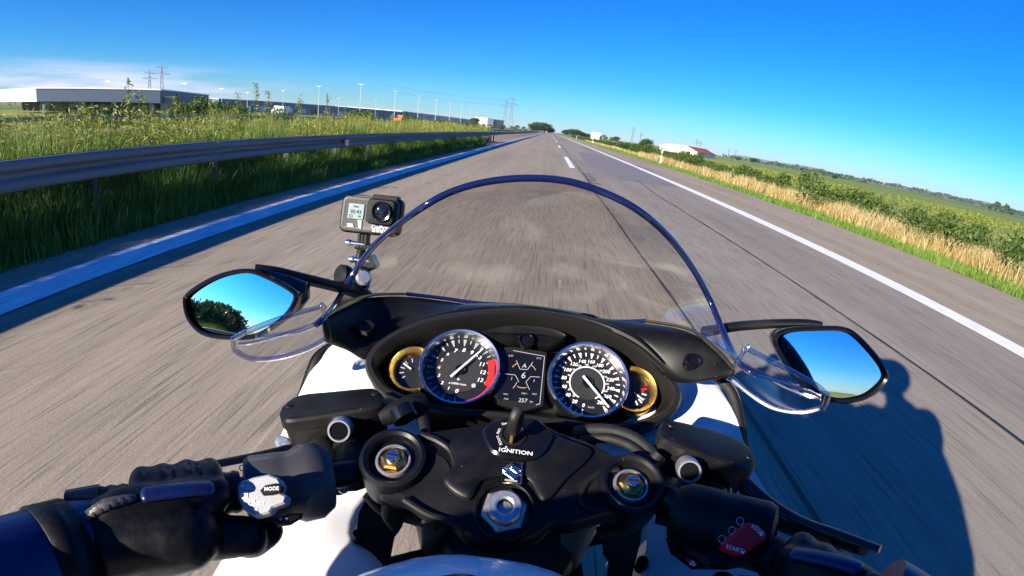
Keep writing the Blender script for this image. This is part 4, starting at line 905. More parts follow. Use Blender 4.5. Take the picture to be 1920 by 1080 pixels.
needle(c, va(276), -R*.18, R*.80, .0030, .0018, -.0035, spd)
# side gauges with gold rings
def side_gauge(name, u, v, R2, a0, a1):
    c = DP(u, v, -.012); g = G()
    g.lathe(c, DN, [(R2*1.03, -.010), (R2*1.03, .002), (R2*.97, .006), (R2*.84, .002), (R2*.79, -.006)], 60, up=V((0, 0, 1)), a0=a0, a1=a1); o = part(name, g, 'gold', angle=35, solid=.0006)
    g = G(); g.poly(disc(c, R2*.87, -.0058)); part('dial', g, 'dial_dark', o, angle=0); return c, o
c, tg = side_gauge('temperature_gauge', 775, 693.5, .0305, 75, 300)
g = G()
for a in (110, 140, 170, 195, 220): tick(g, c, a, .0125, .0185, .0012, .0014, -.0050)
part('tick_marks', g, 'print_grey', tg, angle=0)
g = G(); g.text('C', pol(c, .0225, 232, -.005), DX, DY, .0042, shear=.2); part('cold_mark', g, 'print_grey', tg, angle=0)
g = G(); g.text('H', pol(c, .0215, 118, -.005), DX, DY, .0042, shear=.2); part('hot_mark', g, 'print_red', tg, angle=0)
needle(c, 152, .004, .017, .0020, .0014, -.003, tg, hub=False)
c, fg = side_gauge('fuel_gauge', 1186, 731, .0310, -120, 100)
g = G()
for a in (-66, -46, -28, -8): tick(g, c, a, .0135, .0195, .0016, .0019, -.0050)
part('tick_marks', g, 'print_white', fg, angle=0)
g = G(); tick(g, c, 16, .0135, .0205, .0020, .0022, -.0049); g.text('F', pol(c, .0205, 30, -.005), DX, DY, .0056, shear=.2, bold=.02); g.text('E', pol(c, .0145, 6, -.005), DX, DY, .0058, shear=.2, bold=.02); part('red_marks', g, 'print_red', fg, angle=0)
g = G(); g.text('C', pol(c, .0200, -72, -.005), DX, DY, .0042, shear=.2); part('pump_mark', g, 'print_grey', fg, angle=0)
needle(c, -36, .003, .0185, .0022, .0016, -.003, fg, hub=False)
# centre display
def lp(u, v, h=0.0): return DP(u, v, -.006+h)
g = G(); g.plate([lp(*p, -.001) for p in ((928, 652), (962, 650), (1026, 660), (1018, 762), (985, 770), (925, 757))], DN, [(0, -.012), (0, .0), (.001, .001)]); dsp = part('display', g, 'grey_plastic', angle=0)
g = G(); g.poly([lp(*p, .0010) for p in ((936, 658), (1021, 668), (1012, 757), (932, 748))]); part('screen', g, 'lcd', dsp, angle=0)
g = G()
def line(a, b, w): p, q = lp(*a, .0014), lp(*b, .0014); s = DN.cross((q-p).normalized())*w*.5; g.poly([p-s, q-s, q+s, p+s])
for a, b in (((968, 676), (975, 692)), ((975, 692), (989, 693)), ((989, 693), (999, 679)), ((948, 701), (966, 703)), ((966, 703), (973, 716)), ((1012, 707), (995, 706)), ((995, 706), (986, 716)), ((986, 716), (993, 731)), ((970, 716), (962, 728)), ((1021, 668), (1012, 757)), ((962, 657), (1021, 668)), ((1012, 757), (1005, 759))): line(a, b, .0006)
lx = (lp(1012, 690)-lp(950, 683)).normalized(); ly = DN.cross(lx)
for tx, u, v, s in (('A', 983, 686, .0085), ('6', 981, 704, .0125), ('1', 959, 710, .0058), ('1', 1001, 714, .0058), ('6:27', 958, 667, .0038), ('19°C', 1010, 672, .0034), ('257', 980, 751, .0075), ('km', 996, 753, .0036), ('TRIP 1', 983, 738, .0030), ('MAX', 948, 739, .0028), ('00:27', 1002, 739, .0028), ('PWR', 949, 748, .0028)):
    g.text(tx, lp(u, v, .0013), lx, ly, s*.95, shear=.12)
part('readout', g, 'lcd_print', dsp, angle=0)
cc = lp(981, 703, .0012)
for a0, a1, in ((30, 60), (120, 150), (250, 290)):
    g = G(); g.grid([[pol(cc, .0165, a), pol(cc, .0176, a)] for a in np.linspace(a0, a1, 10)]); part('readout_arc', g, 'lcd_gold', dsp, angle=0)
# shroud above the display with the light sensor
g = G(); g.plate(cr([DP(*p, -.008) for p in ((905, 622), (945, 612), (990, 610), (1040, 618), (1064, 634), (1030, 652), (990, 648), (955, 646), (920, 640))], 50, True), DN, [(0, -.01), (0, .002), (.003, .006), (.007, .004)], False, True); part('shroud', g, 'black_plastic', dash)
g = G(); g.lathe(DP(987, 640, -.002), DN, [(.0105, -.004), (.0105, .004), (.009, .0055), (.0082, .004), (.0078, .002), (0, .0035)], 32); part('light_sensor', g, 'black_gloss', dash)
# ------------------------------------------------------------------ upper cowl (dark panels), nose and screen
top = [(606, 602, .522), (640, 580, .560), (690, 559, .620), (760, 556, .665), (830, 564, .695), (895, 573, .70), (985, 579, .705), (1075, 594, .695), (1140, 607, .685), (1212, 607, .655), (1290, 622, .595), (1340, 657, .545), (1376, 698, .502)]
low = [(612, 642, .520), (650, 656, .545), (690, 674, .552), (722, 645, .572), (768, 617, .592), (835, 596, .612), (905, 586, .626), (985, 584, .632), (1062, 595, .624), (1132, 614, .610), (1192, 642, .585), (1240, 684, .558), (1372, 706, .500)]
T_ = pxy(top); L_ = pxy(low)
low2 = [(612, 642, .520), (640, 655, .545), (688, 674, .552)]
def panel(name, a, b, bulge=.010, m='black_plastic'):
    g = G(); A = cr(a, 30); Bq = cr(b, 30); g.grid([A]+[[p.lerp(q, t)+V((0, -.2, 1)).normalized()*bulge*math.sin(math.pi*t) for p, q in zip(A, Bq)] for t in (.2, .4, .6, .8)]+[Bq]); return part(name, g, m, solid=.003)
hl = panel('inner_panel', T_[:6], [L_[0], L_[1], L_[2], L_[3], L_[4], L_[5]], .006)
panel('hood', T_[5:8]+[T_[8]], L_[5:8]+[L_[8]], .012, 'black_gloss')
hr = panel('inner_panel', T_[8:], [L_[8], L_[9], L_[10], P(1258, 714, .548), P(1372, 706, .500)], .006)
g = G(); g.tube([p+V((0, -.004, .004)) for p in L_[3:12]], [.001, .005, .006, .006, .006, .006, .006, .005, .001], 8, smooth=50); part('hood_lip', g, 'black_plastic')
for u, v, yy, par in ((686, 616, .566, hl), (1300, 679, .545, hr)):
    c = P(u, v, yy); nn = (EYE-c).normalized()*.4+V((0, -.3, .9)); nn.normalize()
    g = G(); g.lathe(c+nn*.004, nn, [(.0, .0), (.0055, -.001), (.007, .0025), (.0085, .003), (.0095, .001), (.0095, -.012)], 28, sx=1.25); part('fastener', g, 'black_gloss', par)
# screen edge on the dark panels; brass colour paints the sun it catches
for pts in (T_[0:4], T_[9:13]):
    g = G(); g.tube([p+V((0, .003, .003)) for p in pts], .0022, 8, smooth=30); part('screen_edge', g, 'brass')
g = G(); g.tube([p+V((0, .006, .002)) for p in T_[3:10]], .003, 8, smooth=40); part('screen_edge', g, 'rim_acrylic')
# rim and base of the screen
rim = [(592, 610, .508), (606, 597, .525), (624, 578, .58), (642, 548, .655), (666, 507, .678), (700, 462, .675), (740, 426, .662), (790, 390, .631), (845, 360, .636), (912, 341, .640), (985, 334, .641), (1060, 339, .640), (1130, 360, .635), (1196, 394, .628), (1252, 442, .662), (1298, 502, .682), (1332, 565, .678), (1355, 620, .635), (1374, 662, .565), (1394, 687, .503), (1420, 702, .490)]
RM = cr(pxy(rim), 81)
BS = []
for i in range(81):
    s = -1+2*i/80; e = RM[0] if s < 0 else RM[-1]; a = s*math.pi/2; k = math.cos(a)
    mid = V((.280*s*(1-.10*s*s), .660+.086*k, .972-.072*k**.6)); w = abs(s)**14
    BS.append(mid.lerp(e+V((0, .01, -.004)), w))
rows = []
for j in range(13):
    t = j/12; row = []
    for p, q in zip(RM, BS):
        c = V((q.x*1.0+(p.x-q.x)*.3, q.y+.020, q.z+(p.z-q.z)*.75)); row.append(p*(1-t)**2+c*2*t*(1-t)+q*t*t)   # steep foot, swept-back crown
    rows.append(row)
g = G(); g.grid(rows); ws = part('windscreen', g, 'screen_clear', angle=180)
g = G(); g.tube(RM, [.0046]*81, 10, flat=.75); part('windscreen_rim', g, 'rim_acrylic', ws)
def wing(up, lo, lip):
    U = cr(pxy(up), 20); Lw = cr(pxy(lo), 20); rows = [[p.lerp(q, t)-V((0, 0, .010*math.sin(math.pi*t))) for p, q in zip(U, Lw)] for t in np.linspace(0, 1, 7)]
    g = G(); g.grid(rows); o = part('windscreen_wing', g, 'wing_clear', ws, angle=180)
    g = G(); g.tube(cr(U+list(reversed(Lw)), 90, True), .0040, 8, closed=True, flat=.8); part('windscreen_wing_edge', g, 'edge_clear', ws)
    g = G(); g.tube(cr([p.lerp(q, .42) for p, q in zip(U, Lw)][2:18], 30), .0024, 8); part('windscreen_wing_edge', g, 'edge_clear', ws)
    g = G(); g.tube(pxy(lip), .0032, 8, smooth=20); part('windscreen_wing_edge', g, 'edge_clear', ws)
wing([(606, 574, .53), (560, 586, .505), (510, 603, .480), (462, 622, .462), (437, 636, .454)], [(620, 630, .53), (575, 654, .505), (520, 670, .480), (470, 672, .462), (440, 656, .455)], [(592, 610, .508), (560, 622, .50), (520, 628, .485), (480, 632, .468)])
wing([(1398, 652, .53), (1445, 676, .505), (1492, 700, .482), (1530, 722, .464), (1552, 742, .455)], [(1368, 706, .52), (1405, 738, .50), (1450, 765, .480), (1502, 773, .464), (1545, 764, .456)], [(1420, 702, .490), (1455, 712, .484), (1500, 728, .472), (1538, 745, .46)])
# nose below the screen, headlamp, front wheel, tail: seen from beside and in the shadow
rows = []
BT = [BS[i] for i in range(12, 69, 4)]
for dy, dz, k in ((0, -.004, 1.0), (.035, -.05, 1.03), (.08, -.14, .98), (.08, -.26, .90), (.0, -.38, .75)):
    rows.append([V((p.x*k*(1.0 if dz > -.3 else .95), p.y+dy*(1-abs(-1+2*i/14)**2)-.0, p.z+dz)) for i, p in enumerate(BT)])
g = G(); cols = [cr(list(c), 24) for c in zip(*rows)]; g.grid([list(r) for r in zip(*cols)]); nose = part('nose_cowl', g, 'black_gloss', solid=.004)
g = G(); A = [V((p.x*1.0, p.y, p.z)) for p in cr(T_[3:10], 30)]; Bq = [BS[int(80*(.5+.36*(-1+2*i/29)))]+V((0, 0, -.012)) for i in range(30)]
g.grid([[p.lerp(q, t)+V((0, 0, -.03*math.sin(math.pi*t))) for p, q in zip(A, Bq)] for t in np.linspace(0, 1, 6)]); part('duct_cover', g, 'black_matte', solid=.003)
g = G(); g.lathe((0, 1.075, .70), (0, 1, -.25), [(0, .0), (.05, .0), (.075, -.015), (.085, -.05), (.085, -.09)], 32, sx=1.1, sy=1.2); part('headlamp', g, 'glass_dark', nose)
def wheel(cy, rr, w):
    r = G(); c = V((0, cy, rr)); prof = [(rr*.66, -w/2), (rr*.80, -w/2), (rr*.93, -w*.42), (rr*.985, -w*.22), (rr, 0), (rr*.985, w*.22), (rr*.93, w*.42), (rr*.80, w/2), (rr*.66, w/2)]
    r.lathe(c, (1, 0, 0), prof, 48); o = part('tyre', r, 'rubber')
    g = G(); g.lathe(c, (1, 0, 0), [(rr*.70, -w*.45), (rr*.64, -w*.4), (rr*.62, 0), (rr*.64, w*.4), (rr*.70, w*.45)], 48); g.lathe(c, (1, 0, 0), [(0, -w*.5), (.035, -w*.5), (.035, w*.5), (0, w*.5)], 24)
    for k in range(5):
        a = 2*math.pi*k/5; d = V((0, math.cos(a), math.sin(a))); g.tube([c+d*.02, c+d*rr*.66], [.028, .02], 8, flat=.6)
    part('rim', g, 'black_gloss', o)
wheel(.665, .30, .12); wheel(-.815, .315, .19)
g = G(); rows = []
for k in range(14):
    a = math.radians(20+k*10); rows.append([V((x, .665+math.cos(a)*(.33-abs(x)*.4), .30+math.sin(a)*(.33-abs(x)*.4))) for x in np.linspace(-.075, .075, 7)])
g.grid(rows); part('front_mudguard', g, 'white_paint', solid=.003)
g = G(); rows = []
for y, hw, zt, zb in ((-.18, .12, .86, .62), (-.35, .15, .82, .60), (-.55, .15, .80, .62), (-.8, .13, .88, .70), (-1.02, .08, .93, .82), (-1.14, .02, .93, .90)):
    rows.append([V((hw*math.copysign(abs(math.cos(t))**.7, math.cos(t)), y, (zt+zb)/2+(zt-zb)/2*math.copysign(abs(math.sin(t))**.7, math.sin(t)))) for t in np.linspace(0, 2*math.pi, 24, endpoint=False)])
g.ring_loft(rows, True, True); part('tail', g, 'white_paint')
g = G(); g.box((0, -.42, .835), (.26, .42, .05), bev=.015); part('seat', g, 'rubber')
g = G(); g.box((0, .15, .45), (.36, .62, .40), bev=.06); part('engine', g, 'black_cast')
for s in (-1, 1):
    g = G(); g.tube([V((s*.2, .0, .3)), V((s*.2, -.35, .3)), V((s*.24, -.7, .42)), V((s*.25, -.98, .50))], [.04, .045, .06, .055], 14, smooth=16); part('exhaust', g, 'steel')
    g = G(); g.tube([V((s*.06, -.2, .38)), V((s*.06, -.815, .315))], .03, 8); part('swingarm', g, 'black_cast')
    g = G(); g.tube([V((s*.15, -.33, .38)), V((s*.27, -.33, .38))], .012, 8); part('footpeg', g, 'steel')
# ------------------------------------------------------------------ mirrors
def mirror(housing, glass, y0, n, stalk, sr, par_d):
    n = n.normalized(); c0 = P(*glass['c'], y0)
    def MP(u, v, h=0): return PP(u, v, c0+n*h, n)
    O = cr([MP(*p) for p in housing], 64, True)
    g = G(); g.plate(O, n, [(.045, -.055), (.02, -.05), (.004, -.03), (0, -.006), (.0, .002), (.003, .005), (.006, .0035)], True, False); mo = part('mirror', g, 'black_gloss')
    Q = cr([MP(*p, .001) for p in glass['o']], 64, True); cc = sum(Q, V())/64; rings = []; Rm = 1.1
    for k in np.linspace(1, .04, 12):
        rings.append([cc+(p-cc)*k-n*(((p-cc)*k).length_squared/(2*Rm)) for p in Q])
    g = G(); g.ring_loft(rings, False, True); part('mirror_glass', g, 'mirror', mo, angle=180)
    g = G(); g.tube(pxy(stalk), sr, 10, smooth=20, flat=.7); st = part('mirror_stalk', g, 'black_plastic', mo)
    return mo
def mnorm(u, v, az, el):
    d = ray(u, v); r = V((math.sin(math.radians(az))*math.cos(math.radians(el)), math.cos(math.radians(az))*math.cos(math.radians(el)), math.sin(math.radians(el)))); return (r-d).normalized()
mirror([(344, 566), (352, 548), (390, 523), (430, 508), (470, 504), (510, 518), (552, 542), (560, 558), (548, 585), (520, 612), (480, 634), (430, 637), (380, 628), (352, 600)],
       {'c': (455, 570), 'o': [(354, 568), (362, 553), (396, 530), (432, 514), (468, 511), (505, 526), (544, 550), (548, 562), (538, 584), (512, 608), (476, 628), (432, 630), (386, 621), (364, 600)]},
       .56, mnorm(455, 570, -152, 5.6), [(478, 502, .585), (520, 510, .60), (575, 524, .63), (640, 540, .66), (690, 556, .69)], [.007, .010, .011, .011, .014], None)
g = G(); g.plate(pxy([(482, 500, .575), (545, 518, .595), (575, 530, .60), (575, 560, .59), (556, 585, .58), (545, 550, .575), (510, 520, .57)]), V((.2, -.9, .3)), [(0, -.02), (0, 0), (.002, .003)]); part('mirror_arm_cover', g, 'black_gloss')
mirror([(1448, 640), (1456, 622), (1480, 614), (1530, 611), (1578, 612), (1605, 624), (1640, 660), (1662, 692), (1663, 714), (1640, 738), (1612, 752), (1570, 756), (1530, 742), (1490, 712), (1462, 672)],
       {'c': (1568, 685), 'o': [(1464, 640), (1472, 629), (1492, 623), (1532, 620), (1574, 621), (1598, 632), (1630, 665), (1652, 695), (1652, 710), (1632, 730), (1606, 744), (1570, 747), (1538, 734), (1500, 706), (1474, 670)]},
       .55, mnorm(1568, 685, 167, 6.3), [(1320, 622, .69), (1380, 612, .66), (1450, 607, .62), (1510, 606, .60), (1540, 608, .585)], [.012, .010, .009, .008, .005], None)
g = G(); g.tube(pxy([(1330, 613, .688), (1400, 607, .65), (1480, 604, .61), (1538, 606, .588)]), .003, 8, smooth=16); part('mirror_arm_cover', g, 'chrome')
# ------------------------------------------------------------------ handlebars, reservoirs, switchgear
BL0 = P(668, 885, .352); BL1 = P(215, 952, .228)
BR0 = P(1255, 935, .352); BR1 = P(1640, 1150, .225)
for a, b, nm in ((BL0, BL1, 'l'), (BR0, BR1, 'r')):
    g = G(); g.tube([a, b], .0115, 16); bar = part('handlebar', g, 'black_cast')
    g = G(); d = (b-a).normalized(); L = (b-a).length
    g.tube([a.lerp(b, t) for t in np.linspace(.52, 1.05, 26)], [.0165+.0012*(k % 2) for k in range(26)], 18); part('grip', g, 'rubber', bar)
    g = G(); g.tube([a.lerp(b, 1.05), a.lerp(b, 1.17)], [.019, .017], 18); part('bar_end', g, 'black_gloss', bar)
# levers in front of the grips
for pts in ([(600, 820, .415), (555, 838, .40), (500, 852, .375), (420, 868, .345), (330, 885, .315), (255, 897, .29)], [(1395, 900, .42), (1440, 940, .40), (1500, 975, .37), (1570, 1000, .34), (1650, 1030, .31)]):
    g = G(); g.tube(pxy(pts), [.009, .008, .0065, .006, .006, .008][:len(pts)], 10, smooth=24, flat=.6); part('lever', g, 'black_gloss')
g = G(); g.lathe(P(536, 836, .402), V((-.2, -.4, .9)), [(0, .008), (.005, .008), (.007, .006), (.007, 0)], 20, sx=1.8); part('lever_pivot', g, 'steel')
def reservoir(lid, lc, n, bot, glass, drop=.048, lettering=None, screws=()):
    n = V(n).normalized(); c0 = P(*lc)
    def RP(u, v, h=0): return PP(u, v, c0+n*h, n)
    o = cr([RP(*p) for p in lid], 56, True)
    g = G(); g.plate(o, n, [(0, -.013), (0, -.004), (.002, -.0012), (.005, 0), (.012, .0008)], True, True); rs = part('fluid_reservoir', g, 'black_plastic', angle=28)
    g = G(); g.plate(o, n, [(.007, -drop), (.004, -drop+.004), (.003, -.03), (.0022, -.0135)], True, True); part('reservoir_body', g, 'black_cast', rs)
    for u, v in screws:
        g = G(); q = RP(u, v, .0012); g.lathe(q, n, [(0, .0004), (.0042, .0006), (.0046, -.001)], 20); part('lid_screw', g, 'grey_plastic', rs)
        g = G(); g.box(q+n*.001, (.006, .0010, .0006), frame(n)); g.box(q+n*.001, (.0010, .006, .0005), frame(n)); part('screw_slot', g, 'black_matte', rs, angle=0)
    gc = P(*glass); gn = (EYE-gc).normalized()*.75+V((0, -.8, .1)); gn.normalize()
    g = G(); g.lathe(gc, gn, [(.0118, -.016), (.0118, .0), (.0108, .0018), (.0094, .0018), (.0088, .0)], 36); sg = part('sight_glass', g, 'steel', rs)
    g = G(); g.lathe(gc, gn, [(.009, .0002), (0, .0010)], 30); part('sight_window', g, 'glass_dark', rs)
    return rs, RP, n
rs, RP, n = reservoir([(523, 770), (530, 757), (562, 738), (625, 731), (690, 725), (708, 728), (718, 737), (720, 752), (690, 763), (640, 772), (580, 781), (540, 786), (527, 782)], (620, 756, .425), (-.20, .06, .97), None, (636, 808, .388), .074, True, ((543, 760), (703, 737)))
lx = (RP(700, 738)-RP(540, 755)).normalized(); ly = n.cross(lx); g = G()
for k, tx in enumerate(('WARNING', 'CLEAN FILLER CAP BEFORE', 'REMOVING. USE ONLY DOT 4', 'BRAKE FLUID FROM A SEALED', 'CONTAINER')):
    u, v = ((585, 744), (622, 746), (625, 753), (626, 760), (640, 767))[k]; g.text(tx, RP(u, v, .0013), lx, ly, .0052, wide=1.0)
part('lid_lettering', g, 'grey_plastic', rs, angle=0)
reservoir([(1237, 800), (1242, 789), (1254, 784), (1310, 796), (1358, 810), (1395, 826), (1416, 850), (1419, 867), (1412, 878), (1385, 874), (1330, 855), (1280, 836), (1242, 820)], (1325, 826, .435), (.18, .02, .97), None, (1293, 884, .388), .084, None, ((1259, 797), (1404, 856)))
# master cylinder bodies, clamps, hoses
for pts, r, m in ((((600, 838, .40), (612, 865, .385), (626, 890, .365), (640, 912, .35)), (.017, .018, .017, .010), 'black_cast'), (((655, 838, .40), (662, 870, .375), (668, 895, .36)), (.017, .019, .020), 'black_plastic'),
                  (((1338, 925, .395), (1322, 945, .375), (1300, 962, .36)), (.015, .016, .015), 'black_cast'), (((1262, 918, .385), (1252, 930, .37), (1246, 942, .36)), (.013, .016, .018), 'black_plastic'), (((1350, 915, .405), (1354, 934, .39)), (.013, .011), 'black_gloss')):
    g = G(); g.tube(pxy(pts), list(r), 16, smooth=14); part('master_cylinder', g, m)
for u, v, y, r, nn in ((606, 889, .358, .0062, V((-.2, -.6, .8))), (644, 915, .345, .0052, V((.3, -.8, .4))), (1312, 970, .34, .0062, V((-.2, -.7, .7))), (1335, 932, .37, .005, V((0, -.7, .7)))):
    g = G(); nn.normalize(); g.lathe(P(u, v, y), nn, [(r, -.012), (r, .001), (r*.85, .002), (r*.55, .001), (r*.5, -.003), (0, -.003)], 20); part('bolt', g, 'steel')
g = G(); g.tube(pxy([(715, 782, .425), (742, 772, .43), (772, 762, .44), (792, 756, .45)]), [.010, .011, .013, .012], 14, smooth=14); part('hose', g, 'black_matte')
g = G(); g.tube(pxy([(752, 766, .428), (762, 786, .42)]), .0135, 14); part('hose_clip', g, 'black_gloss')
for pts, r in ((((1080, 812, .46), (1110, 806, .45), (1150, 808, .44), (1190, 822, .43), (1220, 846, .415), (1236, 866, .40)), .0065), (((1090, 826, .44), (1140, 822, .43), (1185, 838, .42), (1215, 866, .40)), .005), (((1235, 850, .40), (1222, 870, .395), (1232, 900, .38)), .006),
               (((790, 775, .44), (796, 800, .42), (800, 830, .40)), .005), (((690, 925, .36), (720, 955, .36), (760, 965, .37), (820, 985, .36)), .0065), (((1210, 955, .36), (1180, 985, .37), (1120, 1000, .37)), .0065), (((1230, 970, .36), (1290, 985, .35)), .006), (((1390, 905, .43), (1412, 935, .42), (1470, 985, .38), (1560, 1005, .35)), .0075), (((735, 930, .35), (728, 960, .35), (742, 985, .36)), .007)):
    g = G(); g.tube(pxy(pts), r, 10, smooth=24); part('cable', g, 'rubber')
# switch housings
def switchbox(a, b, r0, r1, m):
    d = (b-a); L = d.length; d.normalize(); c = a; g = G()
    g.lathe(c, d, [(.014, -.012), (r1*.8, -.010), (r1, .0), (r1*1.02, L*.25), (r0*.98, L*.4), (r0, L*.55), (r0, L*.92), (r0*.9, L), (.014, L+.002)], 28, up=V((0, .3, 1))); return part('switchgear', g, m, angle=35)
swl = switchbox(P(598, 900, .335), P(462, 922, .300), .0300, .0335, 'switch_grey')
c0 = P(492, 928, .272); n = (EYE-c0).normalized()*.8+V((-.25, -.35, .5)); n.normalize()
def SL(u, v, h=0): return PP(u, v, c0+n*h, n)
g = G(); g.plate([SL(*p) for p in ((444, 912), (452, 902), (478, 894), (505, 889), (522, 896), (530, 910), (524, 922), (538, 930), (534, 944), (512, 952), (505, 962), (478, 970), (456, 956), (446, 935))], n, [(.0, -.012), (0, -.001), (.0015, .0006)]); pad = part('switch_pad', g, 'silver_pad', swl, angle=0)
lx = (SL(540, 920)-SL(450, 925)); lx.normalize(); ly = n.cross(lx)
g = G(); g.plate([SL(*p, .001) for p in ((490, 921), (500, 911), (520, 907), (532, 914), (530, 924), (512, 929), (496, 930))], n, [(0, 0), (0, .003), (.001, .004)]); mb = part('mode_button', g, 'black_plastic', swl, angle=0)
g = G(); g.plate([SL(*p, .004) for p in ((498, 914), (518, 910), (519, 918), (500, 922))], n, [(0, .0), (0, .0008)]); part('button_label', g, 'silver_pad', swl, angle=0)
g = G(); g.text('MODE', SL(509, 916.5, .0056), lx, ly, .0040, bold=.015); part('lettering', g, 'print_white', swl, angle=0)
g = G(); g.text('SEL', SL(469, 914, .0012), lx, ly, .0045, bold=.01); g.text('SET', SL(488, 944, .0012), lx, ly, .0045, bold=.01)
g.poly([SL(450, 914, .0012), SL(458, 912, .0012), SL(455, 906, .0012)]); g.poly([SL(474, 955, .0012), SL(484, 953, .0012), SL(480, 960, .0012)]); g.poly([SL(480, 935, .0012), SL(485, 934, .0012), SL(482, 931, .0012)])
def ringrect(g, pts, w, n):
    for i in range(len(pts)):
        p, q = pts[i], pts[(i+1) % len(pts)]; s = n.cross((q-p).normalized())*w*.5; g.poly([p-s, q-s, q+s, p+s])
ringrect(g, [SL(*p, .0012) for p in ((452, 926), (463, 924), (464, 932), (453, 934))], .0010, n); ringrect(g, [SL(*p, .0012) for p in ((466, 940), (477, 938), (478, 946), (467, 948))], .0010, n)
part('lettering', g, 'print_white', swl, angle=0)
d0 = P(470, 872, .312); n2 = (EYE-d0).normalized(); g = G()
for k, (u, v) in enumerate(((456, 876), (470, 868), (484, 862), (498, 857))):
    q = PP(u, v, d0, n2); lx2 = (PP(500, 857, d0, n2)-PP(455, 876, d0, n2)).normalized(); ly2 = n2.cross(lx2)
    if k % 2 == 0: ringrect(g, [q+lx2*a+ly2*b for a, b in ((-.003, -.002), (.003, -.002), (.004, 0), (.003, .002), (-.003, .002))], .0008, n2)
    else: g.poly([q+lx2*a+ly2*b for a, b in ((-.003, -.0015), (.003, -.0015), (.003, .0015), (-.003, .0015))])
part('beam_symbol', g, 'print_white', swl, angle=0)
g = G(); q0 = P(533, 976, .272); n3 = (EYE-q0).normalized(); g.plate([PP(u, v, q0, n3) for u, v in ((510, 975), (545, 962), (568, 962), (566, 972), (545, 985), (520, 988))], n3, [(0, -.02), (0, 0), (.002, .003)]); tb = part('turn_switch', g, 'black_plastic', swl)
g = G()
for u in (526, 536): g.poly([PP(u+a, 973+b, q0+n3*.0034, n3) for a, b in ((-4, 0), (0, -3), (4, -1), (1, 3))])
part('turn_symbol', g, 'print_grey', tb, angle=0)
swr = switchbox(P(1288, 968, .335), P(1448, 1010, .298), .0290, .0290, 'black_plastic')
g = G(); g.plate(pxy([(1342, 955, .345), (1400, 968, .325), (1450, 1000, .300), (1452, 1028, .285), (1400, 1062, .268), (1330, 1062, .276), (1285, 1030, .30), (1275, 1000, .315), (1300, 985, .325)]), V((.1, -.6, .8)), [(0, -.03), (0, -.003), (.003, .001)]); part('switch_face', g, 'black_plastic', swr)
c0 = P(1396, 1010, .272); n = (EYE-c0).normalized()*.8+V((.1, -.4, .6)); n.normalize()
def SR(u, v, h=0): return PP(u, v, c0+n*h, n)
g = G(); g.plate([SR(*p) for p in ((1356, 1023), (1372, 1003), (1399, 981), (1418, 986), (1433, 1002), (1430, 1013), (1396, 1039), (1384, 1040), (1368, 1034))], n, [(0, -.015), (0, .004), (.002, .006)]); rk = part('engine_stop_switch', g, 'red_plastic', swr, angle=0)
lx = (SR(1430, 1003)-SR(1399, 982)).normalized(); lx = (SR(1390, 1035)-SR(1360, 1026)).normalized(); ly = n.cross(lx); g = G()
g.text('START', SR(1377, 1029, .0064), lx, ly, .0042, bold=.01); g.poly([SR(*p, .0064) for p in ((1388, 1035), (1394, 1039), (1398, 1032))])
lx = (SR(1430, 1003)-SR(1412, 988)).normalized(); g.text('STOP', SR(1419, 994, .0064), lx, n.cross(lx), .0040, bold=.01); g.poly([SR(*p, .0064) for p in ((1424, 1003), (1430, 1006), (1428, 998))]); part('lettering', g, 'print_white', rk, angle=0)
g = G()
for u, v in ((1388, 977), (1373, 995), (1354, 1011)):
    q = SR(u, v, .004); e = frame(n); ringrect(g, [q+e[0]*math.cos(a)*.0028+e[1]*math.sin(a)*.0028 for a in np.linspace(.6, 5.6, 9)], .0007, n)
part('switch_symbol', g, 'print_grey', swr, angle=0)
q0 = P(1298, 1053, .268); n3 = (EYE-q0).normalized(); g = G(); g.plate([PP(u, v, q0, n3) for u, v in ((1286, 1048), (1302, 1050), (1308, 1058), (1300, 1063), (1290, 1056))], n3, [(0, -.01), (0, 0), (.001, .002)]); hz = part('hazard_switch', g, 'red_plastic', swr, angle=0)
g = G(); ringrect(g, [PP(u, v, q0+n3*.0026, n3) for u, v in ((1294, 1058), (1304, 1060), (1299, 1052))], .0006, n3); part('hazard_symbol', g, 'print_white', hz, angle=0)
# ================================================================== ACTION CAMERA on the mirror stalk
y0 = .70; c = P(692, 404, y0); CX = (P(748, 410, y0)-P(637, 398, y0)).normalized(); CN = (EYE-c).normalized()*.8+V((0, -.5, .05)); CN = (CN-CX*CN.dot(CX)).normalized(); CY = CN.cross(CX)
AC = empty('action_camera', tuple(P(670, 545, y0)), 'small grey action camera clamped to the mirror stalk beside the windscreen, status screen lit', 'camera')
def CP(u, v, h=0.0): return PP(u, v, c+CN*h, CN)
def rrect(u0, v0, u1, v1, r, sk=8, h=0.0, n=6):
    """rounded rectangle in pixels, tilted like the body"""
    pts = []
    for cx, cy, a0 in ((u1-r, v0+r, -90), (u1-r, v1-r, 0), (u0+r, v1-r, 90), (u0+r, v0+r, 180)):
        for k in range(n): a = math.radians(a0+90*k/(n-1)); pts.append((cx+r*math.cos(a), cy+r*math.sin(a)))
    m = (u0+u1)/2; return [CP(u+(-.13*(v-404)), v+(u-m)*.105, h) for u, v in pts]
def cpart(name, g, m, parent=None, angle=35): return build(g, name, m, parent or AC, angle)
g = G(); g.plate(rrect(639, 371, 746, 437, 11), CN, [(.006, -.032), (.001, -.030), (0, -.026), (0, -.004), (.0015, -.001), (.0045, .0), (.006, -.0006)], True, True); body = cpart('body', g, 'cam_body')
g = G(); g.plate(rrect(637, 369, 748, 439, 12), CN, [(0, -.024), (-.001, -.022), (-.001, -.008), (0, -.006)], False, False); cpart('frame_mount', g, 'black_plastic')
